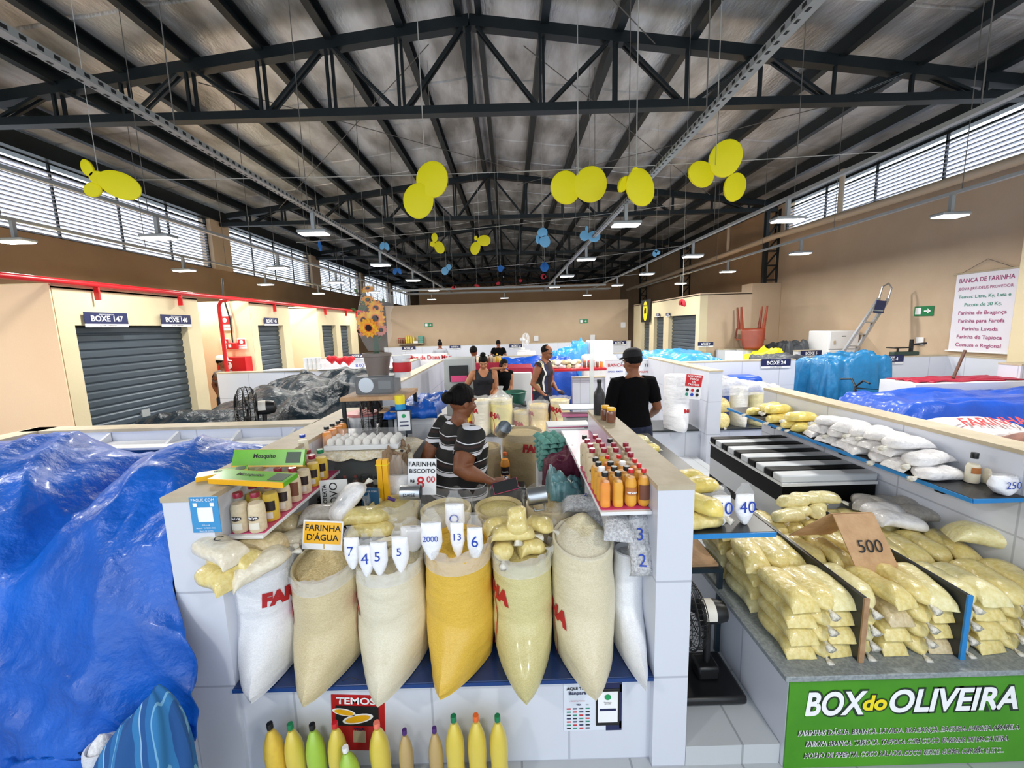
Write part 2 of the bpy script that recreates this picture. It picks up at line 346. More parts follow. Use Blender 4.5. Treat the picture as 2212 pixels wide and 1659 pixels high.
slab('left_counter_top', 'dark counter top beneath the big blue tarp on the left', 'counter', -3.46, -1.46, 1.60, 2.9, .446, .46, M_gran)
def wallshelf(name, label, x0, x1, y0, y1, z):
    t = tag(MB().b(x0, x1, y0, y1, z-.016, z).build(name, M_white, bevel=.002), label, 'shelf')
    MB().b(x0+.003, x1-.003, y0+.02, y1-.01, z, z+.002).build('pink_liner', M_pink, t, smooth=False)
    s = MB(); n = 4
    for k in range(n): yy = y0+(y1-y0)*(k+.5)/n; s.b(x0 if x0 < 0 else x1-.002, (x0 if x0 < 0 else x1-.002)+.002, yy-.06, yy+.06, z-.016, z)
    return t
wallshelf('bottle_shelf', 'white and pink shelf on the left half wall holding bottles of flour', -1.258, -1.10, 1.68, 2.5, 1.13)
wallshelf('bottle_shelf', 'white and pink shelf on the right half wall holding juice bottles', .37, .588, 1.66, 3.05, 1.2)
# neighbour counter on the right side of the right half wall
t = slab('side_counter', 'black counter board with blue front edge on the right half wall', 'counter', .742, 1.14, 1.68, 3.35, 1.06, 1.08, M_blk, ['f'])
MB().b(.742, .77, 1.8, 1.86, .9, 1.06).b(.742, 1.0, 1.8, 1.83, 1.03, 1.06).build('bracket', M_steel, t)
# front right stall counter
struct(MB().b(1.17, 2.455, 1.58, 1.70, 0, .468).b(1.17, 1.25, 1.7, 2.58, 0, .468), 'wall_front', M_tile, smooth=False)
slab('granite_counter', 'grey granite counter top carrying the stacks of yellow flour bags', 'counter', 1.13, 2.455, 1.54, 2.58, .47, .495, M_ggran)
t = tag(MB().b(1.172, 2.7, 1.572, 1.578, .005, .468).build('stall_banner', mat('banner_green', '4E9A16', .4, n2='3F8A12', nscale=3)), 'green vinyl banner with big white lettering on the right stall front', 'banner')
def bn(txt, s, m, px, py, bold, off=0, **k): return text(txt, s, m, t, aY(px, py, 1.5705-off), (pi/2, 0, 0), bold=bold, **k)
M_out = mat('banner_outline', '16301C', .5); M_byel = mat('banner_yellow', 'F2DC1E', .5)
for m, b, o in ((M_out, .013, 0), (M_wtxt, .0045, .001)):
    bn('BOX', .158, m, 1801, 1523, b, o, shear=.12, fit=.262+b); bn('OLIVEIRA', .152, m, 2059, 1514, b, o, shear=.12, fit=.565+b); bn('do', .10, m if m is M_out else M_byel, 1889, 1520, b*.8, o, shear=.1)
for i, s in enumerate(('FARINHAS D\u00c1GUA, BRANCA, LAVADA, BRAGAN\u00c7A, BAGUDA, FAROFA AMARELA,', 'FAROFA BRANCA, TAPIOCA, TAPIOCA COM COCO, FARINHA DE MACAXEIRA,', 'MOLHO DE PIMENTA, COCO RALADO, COCO VERDE, GOMA, CARV\u00c3O E ETC...')):
    for m, b, o in ((M_wtxt, .0020, 0), (M_ink, 0, .001)): bn(s, .036, m, (1964, 1960, 1953)[i], (1580, 1604, 1629)[i]-2, b, o, shear=.1, fit=(.985, .905, .895)[i])
# wall shelf of the right stall
t = slab('long_wall_shelf', 'long black wall shelf with blue edge on the right half wall', 'shelf', 2.20, 2.458, 1.86, 4.1, 1.10, 1.12, M_blk, ['l', 'f'])
for y in (2.2, 2.9, 3.7): MB().b(2.43, 2.457, y, y+.05, .99, 1.10).b(2.25, 2.43, y, y+.03, 1.07, 1.10).build('bracket', M_steel, t)
# dividers on the granite counter
DIV = [(1.50, 'tan'), (1.945, 'blue'), ]
for x, e in DIV:
    d = tag(MB().put([(x-.009, 1.61, .496), (x+.009, 1.61, .496), (x+.009, 2.57, .496), (x-.009, 2.57, .496), (x-.009, 1.61, .80), (x+.009, 1.61, .80), (x+.009, 2.57, .80), (x-.009, 2.57, .80)], [(3, 2, 1, 0), (4, 5, 6, 7), (0, 1, 5, 4), (1, 2, 6, 5), (2, 3, 7, 6), (3, 0, 4, 7)]).build('divider_board', M_blk), 'black divider board with raw tan front edge between flour bag stacks' if e == 'tan' else 'black divider board with bright blue front edge between flour bag stacks', 'board')
    MB().b(x-.011, x+.011, 1.601, 1.609, .496, .802).build('front_edge', M_edge if e == 'blue' else mat('raw_wood', 'B08D6A', .7, n2='9A7654', nscale=20), d)
# ---- second row of stalls
struct(MB().b(-.75, 4.0, 5.62, 5.72, 0, .475), 'wall_front', M_tile, smooth=False)
slab('sack_counter', 'dark counter across the middle with open flour sacks in a row', 'counter', -.9, 2.62, 5.58, 6.2, .475, .5, M_gran)
slab('sack_counter', 'dark counter on the right, holding rolled flour sacks by the wall', 'counter', 2.85, 4.0, 5.58, 6.2, .475, .5, M_gran)
hw(2.66, 2.84, 5.45, 7.95, name='wall_right'); hw(2.84, 4.7, 6.72, 6.85, name='wall_right'); hw(-1.6, -1.42, 5.0, 8.6)
hw(5.95, 6.15, 6.72, 6.95, name='wall_right'); hw(6.15, 7.34, 6.72, 6.85, name='wall_right'); hw(7.2, 7.345, 5.45, 6.72, name='wall_right')
hw(6.55, 7.0, 5.2, 5.45, 1.34, 'wall_right')
hw(5.95, 6.4, 8.45, 8.6, name='wall_right'); hw(5.25, 5.75, 9.1, 9.5, name='wall_right'); hw(4.9, 5.6, 9.55, 9.75, 1.34, 'wall_right')
hw(-5.0, -2.0, 6.95, 7.1, 1.36); hw(-2.15, -2.0, 7.1, 9.0, 1.36); hw(-5, -1.6, 10.6, 10.75, 1.34); hw(-4.6, 4.4, 15.0, 15.15, 1.38, 'wall_back')
hw(-1.2, 4.3, 11.2, 11.35, 1.2, 'wall_back'); hw(1.2, 2.66, 7.95, 8.08, .98, 'wall_back')
# signs
for tx, p, w, rot, lb in [('BOXE 147', aX(231, 691, -4.97), .55, (0, 0, pi/2), 'navy sign BOXE 147 above the big grey shutter'), ('BOXE 146', aX(381, 693, -4.97), .55, (0, 0, pi/2), 'navy sign BOXE 146 right of the BOXE 147 sign'),
    ('BOXE 145', aX(586, 695, -4.97), .5, (0, 0, pi/2), 'navy stall sign above the second grey shutter on the left'),
    ('BOXE 24', aY(1676, 785, 6.70), .48, (0, 0, 0), 'navy sign BOXE 24 on the white half wall end'), ('BOXE 4', aY(1922, 777, 6.70), .45, (0, 0, 0), 'navy sign BOXE 4 on the far right half wall'),
    ('BOXE 5', aY(1752, 764, 8.43), .43, (0, 0, 0), 'navy sign BOXE 5 beside the white refrigerator'), ('BOXE 6', aY(1632, 750, 9.09), .36, (0, 0, 0), 'navy sign BOXE 6 below the upturned chairs'),
    ('BOXE 7', aY(1524, 744, 9.53), .36, (0, 0, 0), 'navy sign BOXE 7 at the corner of the beige box room'), ('BOXE 46', aY(1338, 741, 14.98), .5, (0, 0, 0), 'navy stall sign at the right end of the back half wall'),
    ('BOXE 53', aY(1115, 748, 14.98), .5, (0, 0, 0), 'navy stall sign in the middle of the back half wall'), ('BOXE 55', aY(983, 750, 14.98), .4, (0, 0, 0), 'navy stall sign behind the person in grey'),
    ('BOXE 60', aY(883, 753, 14.98), .5, (0, 0, 0), 'navy stall sign left on the back half wall'), ('BOXE 68', aY(772, 770, 10.58), .4, (0, 0, 0), 'navy sign on white wall beside the red hearts'),
    ('BOXE 8', aX(1443, 680, 4.47), .3, (0, 0, -pi/2), 'small navy sign left of the widest right-hand shutter'), ('BOXE 9', aX(1421, 681, 4.47), .3, (0, 0, -pi/2), 'smallest navy sign, next to the black and yellow sign')]:
    sign(tx, 'SETOR . FARINHA', p, w, rot, lb)
# exit signs and other wall signs
M_green = mat('sign_green', '0C7A46', .4)
def exitsign(p, w, rot, label):
    s = tag(MB().b(-w/2, w/2, -.006, 0, -w/4, w/4).build('exit_sign', M_green), label, 'exit sign'); s.location = p; s.rotation_euler = (0, 0, rot)
    MB().b(-w*.44, -w*.14, -.009, -.006, -w*.16, w*.18).put([], []).build('running_figure', M_wtxt, s)
    MB().b(.02*w, w*.22, -.009, -.006, -w*.035, w*.035).put([(w*.2, -.009, w*.13), (w*.2, -.009, -w*.13), (w*.38, -.009, 0)], [(0, 1, 2)]).build('arrow', M_wtxt, s, smooth=False)
exitsign(aX(1996, 672, XR-.01), .34, -pi/2, 'green exit sign with white arrow on the right beige wall')
exitsign(aY(1261, 694, 15.49), .3, 0, 'green exit sign on the back wall, right of centre')
exitsign(aY(926, 702, 15.49), .3, 0, 'green exit sign on the back wall, left of centre')
# banner on the right wall
p = aX(2121, 674, XR-.03); t = empty('wall_banner', p, 'white hanging banner with magenta lettering on the right wall', 'banner', rz=-pi/2)
MB().b(-.42, .42, -.006, 0, -.62, .62).build('sheet', mat('banner_white', 'E4E2EC', .5), t)
MB().tube([(-.46, -.01, .62), (.46, -.01, .62)], .014).build('top_rod', M_cap, t); MB().tube([(-.46, -.01, -.62), (.46, -.01, -.62)], .012).build('bottom_rod', M_white, t)
MB().tube([(-.36, -.01, .62), (0, -.01, .8), (.36, -.01, .62)], .004).build('cord', M_wire, t)
M_mag = mat('magenta_ink', '9C1C66', .6); M_teal = mat('teal_ink', '2E8B74', .6); M_blu = mat('blue_ink', '1B3FA8', .6); M_rtx = mat('red_ink', 'C31D26', .6); M_gold = mat('gold_ink', 'B79A5A', .6)
for i, (s, m, h) in enumerate([('BANCA DE FARINHA', M_mag, .105), ('JEOVA JIRE-DEUS PROVEDOR', M_mag, .068), ('Temos: Litro, Kg, Lata e', M_teal, .078), ('Pacote de 30 Kg.', M_teal, .08), ('Farinha de Bragan\u00e7a', M_mag, .088), ('Farinha para Farofa', M_mag, .088), ('Farinha Lavada', M_mag, .09), ('Farinha de Tapioca', M_mag, .088), ('Comum e Regional', M_mag, .088)]):
    text(s, h*.93, m, t, (0, -.01, .50-i*.127), bold=.0006 if i != 1 else 0, fit=.74 if i < 2 else None)
# ================================================================ lamps on conduits
def lampobj(x, y, i):
    t = empty('hall_lamp', (x, y, LAMPZ-.04), '', 'lamp', 'LED lamps under the conduits')
    MB().b(-.17, .17, -.09, .09, .0, .035).build('housing', M_cond, t, bevel=.01)
    MB().b(-.155, .155, -.078, .078, -.012, .0).build('diffuser', M_led, t, bevel=.008)
    MB().b(-.02, .02, -.02, .02, .035, .24).build('bracket', M_cond, t); return t
rown = {5.3: 'second conduit from the right wall', 3.35: 'third conduit from the right wall', 1.42: 'perforated conduit right of the ridge', -2.3: 'perforated conduit left of the ridge', -4.15: 'conduit in front of the left windows', -5.85: 'conduit nearest the left wall'}
depn = {2.5: 'added unseen front lamp', 5.1: 'nearest lamp in view', 7.65: 'second lamp back', 10.15: 'third lamp back', 12.9: 'fourth lamp back', 2.4: 'lamp overhead out of view', -.6: 'added unseen lamp behind the camera'}
base = None
for i, (x, y) in enumerate(LAMPS):
    if base is None: o = base = lampobj(x, y, i)
    else: o = copy_tree(base); o.location = (x, y, LAMPZ-.04)
    o['label'] = 'white LED lamp, %s on the %s' % (depn[y], rown[x]) if x in rown and y in depn else 'far LED lamp hanging before the back wall, %s' % {(-.18, 17.2): 'centre', (-3.1, 16.8): 'left', (3.15, 16.7): 'right'}.get((x, y), 'deep behind it')
M_hole = mat('slot_black', '1A1C1E', .7)
for x in (5.3, 3.35, 1.42, -2.3, -4.15, -5.85):
    perf = x in (1.42, -2.3); w = .05 if not perf else .06
    t = tag(MB().b(x-w/2, x+w/2, -2, 17.2, 3.40, 3.44 if perf else 3.435).build('lamp_conduit', M_cond, smooth=False), 'long grey %s, %s' % ('perforated rail' if perf else 'conduit', {5.3: 'nearest the right wall', 3.35: 'between the right wall and the centre', 1.42: 'right of the hall centre', -2.3: 'left of the hall centre', -4.15: 'before the left windows', -5.85: 'nearest the left wall'}[x]), 'conduit')
    if perf:
        m = MB(); m.b(x-w/2, x+w/2, -2, 17.2, 3.40, 3.44); m.mi = 1; y = .5
        while y < 14:
            for q in (-.012, ): m.b(x+q-.008, x+q+.008, y, y+.028, 3.3985, 3.3995)
            m.b(x-w/2-.0015, x-w/2-.0005, y, y+.03, 3.41, 3.43).b(x+w/2+.0005, x+w/2+.0015, y, y+.03, 3.41, 3.43); y += .075
        t.data = m.mesh('lamp_conduit', [M_cond, M_hole], False)
    for y in [1.2+k*1.9 for k in range(8)]: MB().tube([(x, y, 3.44), (x, y, roofz(x)+.05)], .0045, 5).build('hanging_rod', M_wire, t)
for yy in (16.8, 17.15, 24): tag(MB().b(-4.1, 4.1, yy, yy+.05, 3.38, 3.43).build('cross_conduit', M_cond, smooth=False), 'far grey conduit crossing the hall behind the back wall, %s' % {16.8: 'nearer one', 17.15: 'farther one', 24: 'deepest one'}[yy], 'conduit')
for yy in (16.82, 17.17, 24.02):
    for xx in (-3.9, 0.3, 3.9): tag(MB().tube([(xx, yy, 3.42), (xx, yy, roofz(xx)+.18)], .006, 5).build('hanging_rod', M_wire), 'thin rod holding a far cross conduit, %s of the %s one' % ({-3.9: 'left', .3: 'middle', 3.9: 'right'}[xx], {16.82: 'nearest', 17.17: 'second', 24.02: 'deepest'}[yy]), 'rod')
tag(MB().b(-4.1, 3.4, 14.6, 14.65, 3.32, 3.38).build('cross_conduit', M_cond, smooth=False), 'grey conduit crossing the hall before the back wall', 'conduit')
# pipes
t = tag(MB().tube([(-4.93, .5, 2.63), (-4.93, 15.3, 2.63)], .033, 12).build('red_water_pipe', M_red), 'long red fire pipe along the tops of the left box rooms', 'pipe')
for y in (5.05, 6.3, 8.8, 11.2, 12.6, 13.5):
    MB().b(-4.97, -4.91, y-.01, y+.01, 2.45, 2.60).build('pipe_bracket', M_red, t)
MB().tube([(-4.93, 7.35, 2.6), (-5.05, 7.35, 2.58), (-5.1, 7.35, 2.5), (-5.1, 7.35, .8)], .032, 10).build('drop_pipe', M_red, t)
t = tag(MB().tube([(XR-.42, .0, 3.98), (XR-.42, 7.4, 4.05), (XR-.42, 11.0, 4.12), (XR-.55, 14, 4.02), (XR-.55, 24, 3.9)], .075, 12).build('drain_pipe', M_pvc), 'thick beige drain pipe running along the right wall', 'pipe')
for y in (5.4, 8.9, 13.3): MB().tube([(XR-.42, y, 3.9+y*.011), (XR-.42, y, 5.0)], .05, 10).build('downpipe', M_pvc, t)
# bracing rods under the roof
for i, (a, b) in enumerate([((-4.2, 6.2, 5.45), (1.4, 11.3, 5.72)), ((-5.9, 11.2, 5.2), (-1.0, 6.2, 5.85)), ((.3, 6.2, 5.8), (5.3, 11.2, 5.25)), ((5.3, 6.2, 5.1), (.3, 11.3, 5.65)), ((-3, .8, 5.6), (2, 5.9, 5.6))]):
    tag(MB().tube([a, b], .007, 5).build('bracing_rod', M_wire), 'thin diagonal steel bracing rod under the roof foil, %s' % ['left to ridge', 'outer left', 'right of ridge going out', 'right of ridge coming in', 'nearest overhead'][i], 'rod')
# paper heart/oval mobiles on strings
M_hy = mat('yellow_card', 'FFF000', .6); M_hb = mat('light_blue_card', '7CC0EC', .6); M_hd = mat('deep_blue_card', '1F6FC0', .6); M_hr = mat('red_card', 'B5172A', .6)
def mobile(c, petals, m, label, s=1.):
    t = empty('paper_mobile', c, label, 'paper decoration')
    for dx, dz, rx, rz_, rot, yaw in petals:
        b = MB(); n = 26
        pr = []
        for k in range(n):
            a = 2*pi*k/n; pr.append((rx*cos(a), rz_*sin(a)*(1+.06*cos(a))))
        Rm = Matrix.Rotation(yaw, 4, 'Z') @ Matrix.Rotation(rot, 4, 'Y')
        b.loft([[Rm @ V((p*q, y, r_*q))+V((dx, 0, dz)) for p, r_ in pr] for y, q in ((-.014, .9), (-.008, 1), (.008, 1), (.014, .9))])
        b.build('petal', m, t)
    t.scale = (s, s, s); zz = (roofz(c[0])+.135-c[2])/s
    MB().tube([(0, .0, .05), (0, 0, zz)], .004, 4).build('thread', mat('pale_string', 'B9B6AE', .7), t); return t
P3 = [(-.12, -.02, .13, .105, .1, .3), (.08, .1, .13, .15, .3, -.2), (.17, -.13, .1, .12, .5, .2)]
P2 = [(-.11, -.01, .13, .135, 0, .2), (.1, .01, .14, .145, 0, -.1)]
MOB = [((215, 392), 3.6, [(-.1, .13, .06, .09, -.4, 0), (0, .03, .1, .07, .3, 0), (-.08, -.08, .08, .07, -.6, .3), (.2, -.04, .2, .13, .4, .2)], M_hy, 'yellow paper oval cluster hanging far left by the windows', .8),
 ((921, 408), 4.4, [(-.07, -.09, .12, .14, .3, .1), (.05, .07, .13, .14, .2, -.1)], M_hy, 'pair of yellow paper ovals left of the roof ridge', 1.25),
 ((1249, 402), 4.4, P2, M_hy, 'pair of equal yellow paper ovals right of the roof ridge', 1.2),
 ((1374, 397), 4.0, [(-.1, 0, .04, .07, .6, .5), (.03, -.03, .11, .14, -.3, .1), (-.01, .08, .03, .04, 0, 0)], M_hy, 'yellow paper oval with a small edge-on petal beside it', 1.2),
 ((1545, 370), 4.4, P3, M_hy, 'cluster of three yellow paper ovals high on the right', 1.2),
 ((943, 525), 7.0, [(-.04, .12, .07, .1, 0, 0), (-.09, -.02, .06, .06, 0, 0), (.06, -.1, .11, .14, -.4, 0)], M_hy, 'three small yellow paper ovals near the second truss, left', 1.1),
 ((1036, 526), 7.0, [(-.1, -.1, .11, .15, .4, 0), (.1, .06, .15, .12, 0, 0), (-.08, .12, .04, .05, 0, 0)], M_hy, 'small yellow paper ovals just left of the blue ones', 1.1),
 ((1172, 512), 7.0, [(0, .1, .12, .11, 0, 0), (-.12, -.05, .05, .1, 0, .5), (.05, -.1, .13, .14, -.3, 0)], M_hb, 'light blue paper oval cluster at the roof centre', 1.05),
 ((1274, 507), 7.0, [(-.13, -.02, .11, .12, 0, 0), (-.07, .13, .04, .07, 0, 0), (.1, -.04, .15, .13, .1, 0)], M_hb, 'light blue paper ovals left of the perforated conduit', 1.05),
 ((964, 582), 9.0, [(-.05, -.05, .13, .14, .3, 0), (.09, .08, .1, .1, 0, 0)], M_hb, 'small light blue paper ovals low above the back wall', .9),
 ((830, 531), 7.5, [(-.06, 0, .07, .12, .3, .3), (.07, -.02, .08, .12, -.4, -.3)], M_hb, 'small blue paper leaves near the left rail', .9),
 ((691, 531), 7.5, [(0, 0, .05, .16, -.1, .5)], M_hd, 'single deep blue paper leaf seen edge-on at left', .9),
 ((858, 586), 9.0, [(-.09, 0, .08, .13, .3, .2), (.1, 0, .07, .13, -.3, 0)], M_hd, 'deep blue paper leaves beneath the left rail', .8),
 ((1081, 580), 9.0, [(0, 0, .1, .12, .2, .4), (.05, .02, .1, .05, 0, 0)], M_hd, 'deep blue paper piece at centre over the back wall', .9),
 ((1176, 577), 9.0, [(0, 0, .14, .15, .1, .2), (.01, .03, .05, .14, 0, 1)], M_hd, 'round deep blue paper piece right of centre', 1.),
 ((1417, 548), 8.5, [(-.05, 0, .09, .13, 0, 0), (.08, .04, .09, .08, 0, 0), (0, .1, .07, .06, 0, 0)], M_hb, 'tiny light blue paper cluster on the right side', .75),
 ((979, 621), 11, [(0, 0, .12, .07, -.4, 0), (.08, .02, .09, .06, .2, 0)], M_hr, 'small dark red paper piece at left on the far string', .8), ((1030, 617), 11, [(0, 0, .13, .07, .3, 0)], M_hr, 'small dark red paper piece, second on the far string', .8),
 ((1076, 612), 11, [(0, 0, .11, .07, -.2, 0)], M_hr, 'small dark red paper piece, third on the far string', .8), ((1124, 606), 11, [(0, 0, .09, .08, 0, 0)], M_hr, 'small dark red paper piece, fourth on the far string', .8), ((1173, 597), 11, [(0, 0, .13, .14, 0, 0), (.08, -.02, .09, .1, 0, 0)], M_hr, 'larger dark red paper piece, right end of the far string', .75),
 ((1474, 655), 5.6, [(-.035, .03, .06, .09, .5, 0), (.04, -.0, .06, .1, -.4, .3), (0, .0, .04, .08, 0, 0)], M_hr, 'red paper heart hanging low before the right box rooms', .75)]
for (px, py), Y, pt, m, lb, s in MOB:
    if Y > 5: s *= .66
    mobile(aY(px, py, Y), pt, m, lb, s)
for i, (a, b, Y) in enumerate([((270, 389), (1940, 326), 4.42), ((640, 524), (1480, 440), 7.02), ((880, 590), (1480, 530), 9.0), ((860, 630), (1400, 590), 11.0)]):
    pa, pb = aY(*a, Y), aY(*b, Y)
    tag(MB().tube([pa+(pb-pa)*k/12-V((0, 0, .06*sin(pi*k/12))) for k in range(13)], .004, 4).build('decoration_string', mat('pale_string', 'B9B6AE', .7)), 'thin pale string carrying the %s paper shapes' % ['nearest yellow', 'smaller yellow and light blue', 'deep blue', 'dark red'][i], 'string')
tag(MB().tube([aY(1475, 612, 5.6), aY(1474, 640, 5.6)], .004, 4).build('decoration_string', mat('pale_string')), 'short string holding the low red heart', 'string')
# ================================================================ sacks of flour
M_clear = mat('clear_plastic_film', 'F3F5F8', .12, alpha=.13, bump=(14, .8), coat=.6)
M_film = mat('milky_plastic_film', 'F0F2F5', .12, alpha=.34, bump=(22, 1), coat=.8)
M_logo = mat('sack_red_print', 'B01C22', .5)
def flourmat(n, c, c2, s=120): return mat(n, c, .9, n2=c2, nscale=s, bump=(s*1.5, .5))
F_tan = flourmat('tan_flour', 'D6C294', 'BFA874'); F_cream = flourmat('cream_flour', 'E7DDBE', 'D6C9A4'); F_yel = flourmat('yellow_flour', 'E9C24E', 'DDAF3A'); F_pale = flourmat('pale_yellow_flour', 'E3D48F', 'D3C27C'); F_white = flourmat('white_granules', 'F2F2F4', 'D8D9DE', 90)
def sackmat(n, c, c2): return mat(n, c, .42, n2=c2, nscale=110, bump=(6, .55), coat=.25, stretch=(1.4, 1.4, 3.2))
def wr(cx, cy, z): return .0035*nz(cx*7, cy*7, z*22)+.010*nz(cx*5, cy*5+4, z*5)
def sack(cx, cy, zb, zt, r, tip, m, label, top=None, dome=.05, collar=None, txt=None, mark=True, name='flour_sack', group=None, cat='sack', back=None, topr=1.0, yaw=0., tilt=0., n=56):
    H = zt-zb
    def rho(a, t):
        k = max(0, 1-t/.50); k = k*k*(3-2*k); T = r+(tip-r)*k; q = 2-.68*k; rr = r*(1+(topr-1)*t)*(.965+.05*sin(pi*min(1, t*1.1)))
        c, s_ = cos(a), abs(sin(a))
        if c > 0: p = ((s_/rr)**q+(c/max(rr, T*rr/r))**q)**(-1/q)
        else: p = rr
        if t < .04: p *= .96
        return p
    def S(a, t, off=0):
        p = rho(a, t); x, y, z = p*sin(a), -p*cos(a), zb+H*t; w = wr(cx+x, cy+y, z)*(1 if t > .02 else 0)
        p += w+off; a2 = a+yaw
        z -= tilt*cos(a)*t*p
        return V((cx+p*sin(a2), cy-p*cos(a2), z))
    b = MB(); ts = [0, .02]+[.02+.98*(k/26) for k in range(1, 27)]
    rings = [[S(2*pi*k/n, t) for k in range(n)] for t in ts]
    rings.append([S(2*pi*k/n, 1, -.008)+V((0, 0, .004)) for k in range(n)]); rings.append([S(2*pi*k/n, .97, -.014) for k in range(n)]); rings.append([S(2*pi*k/n, .93, -r*.35) for k in range(n)])
    b.loft(rings); o = tag(b.build(name, m), label, cat, group)
    if top:
        d = MB(); rr = []
        for q in (1, .85, .68, .5, .32, .15, .02):
            rr.append([V((cx+(S(2*pi*k/n, .965, -.012).x-cx)*q, cy+(S(2*pi*k/n, .965, -.012).y-cy)*q, S(2*pi*k/n, .965).z+dome*(1-q*q)*1.0+.012*fbm(cx*7+q*cos(2*pi*k/n)*1.6, q*sin(2*pi*k/n)*1.6, cy)*(1-q))) for k in range(n)])
        d.loft(rr, cap=True).build('flour', top, o)
    if collar:
        ch, fl = collar; d = MB(); rr = []
        for j in range(7):
            q = j/6; rr.append([S(2*pi*k/n, 1-.10*(1-q)*(1 if fl >= 0 else 0), .006+fl*q*q+.022*q*nz(cos(2*pi*k/n)*5+cx*9, sin(2*pi*k/n)*5, q*2))+V((0, 0, ch*q*(1+.6*nz(cos(2*pi*k/n)*2+cx*3, sin(2*pi*k/n)*2, 5)))) for k in range(n)])
        d.loft(rr, cap=False).build('plastic_collar', M_clear if ch > .05 else M_film, o)
    if txt:
        s_, a0, t0, sz = txt[:4]; rot = txt[4] if len(txt) > 4 else -.12
        wraptext(s_, sz, M_logo, o, lambda x, y: S(a0+(x*cos(rot)-y*sin(rot))/r, t0+(y*cos(rot)+x*sin(rot))/H, .004), bold=.006)
        if mark:
            d = MB(); R0 = sz*1.35; cy0 = t0-sz*1.9/H
            rr = []
            for k in range(41):
                q = 2*pi*k/40; rr.append([S(a0+.35*sz/r+(R0+e)*cos(q)*.75/r, cy0+(R0+e)*sin(q)*1.25/H, .004) for e in (-.004, .004)])
            d.loft(rr, cap=False, closed=False).build('printed_ring', M_logo, o)
    o['_r'] = r; return o, S
SK = [
 (-1.18, .99, .138, 'sk_white', 'EDEEF2', 'DDDFE6', 'translucent sack of white granules at the left end of the front row', dict(top=F_white, dome=.03, collar=(.03, .0), yaw=.2, txt=('FARINHA', 1.4, .66, .08, -.1))),
 (-.895, .945, .150, 'sk_tan', 'D9CBA6', 'C9B88D', 'open sack of coarse tan flour below the yellow FARINHA D\u00c1GUA card', dict(top=F_tan, dome=.06, collar=(.035, .012), txt=('FARINHA', -2.0, .62, .085), tilt=.25)),
 (-.586, .96, .158, 'sk_cream', 'E4DEC9', 'D8D0B6', 'cream sack with four small white bags standing on it', dict(top=F_cream, dome=.02, collar=(.02, .006), txt=('FARINHA', -1.95, .66, .085), tilt=.1)),
 (-.27, 1.01, .155, 'sk_yellow', 'E3BD4A', 'D6AC38', 'bright yellow corn flour sack in the middle of the front row', dict(top=F_yel, dome=.02, collar=(.05, .0), tilt=.12, yaw=-.22)),
 (.025, .955, .140, 'sk_green', 'D9D09A', 'C8BE84', 'pale greenish flour sack with small yellow packs piled on its mouth', dict(top=F_pale, dome=.015, collar=(.045, .004), txt=('FARINHA', -1.75, .72, .085))),
 (.312, 1.02, .146, 'sk_tall', 'E2D9BE', 'D3C8A6', 'tallest cream sack of the front row, heaped with pale flour under clear plastic', dict(top=F_cream, dome=.10, collar=(.11, -.004), txt=('FARINHA', -1.85, .45, .085), tilt=.22)),
 (.53, .94, .073, 'sk_narrow', 'F0F1F5', 'E2E4EA', 'narrow white sack against the right wall at the end of the front row', dict(top=F_white, dome=.01, mark=False))]
TIPY = [1.49, 1.47, 1.46, 1.48, 1.45, 1.46, 1.50]; SS = []
for i, (x, zt, r, mn, c, c2, lb, kw) in enumerate(SK):
    cyy = 1.79+(.02 if i == 6 else 0)
    SS.append(sack(x, cyy, .466, zt, r, cyy-TIPY[i], sackmat(mn, c, c2), lb, group=None, **kw)[0])
# second row of sacks behind
for x, y, zt, r, c, top, lb, kw in [(-1.1, 2.12, 1.0, .14, 'D8C27C', F_tan, 'half hidden sack behind the left pile of flour packs', {}),
   (-.66, 2.12, 1.06, .14, 'E0D08A', F_pale, 'open sack of yellow flour with a metal can scoop lying in it', dict(collar=(.05, .01))),
   (-.37, 2.10, 1.04, .14, 'E4D9B0', F_cream, 'open sack behind the small white bag marked 2000', dict(collar=(.06, .0))),
   (-.085, 2.12, 1.03, .14, 'E2D4A0', F_pale, 'open sack of pale yellow flour with rolled plastic edge, second row centre', dict(collar=(.06, .01))),
   (.19, 2.12, 1.04, .14, 'DFCB9C', F_tan, 'open sack of tan flour with the tipped measuring cup lying on it', dict(collar=(.06, .02)))]:
    sack(x, y, .466, zt, r, r*1.1, sackmat('sk_b'+c, c, 'CDB98A'), lb, top=top, dome=.03, mark=False, **kw)
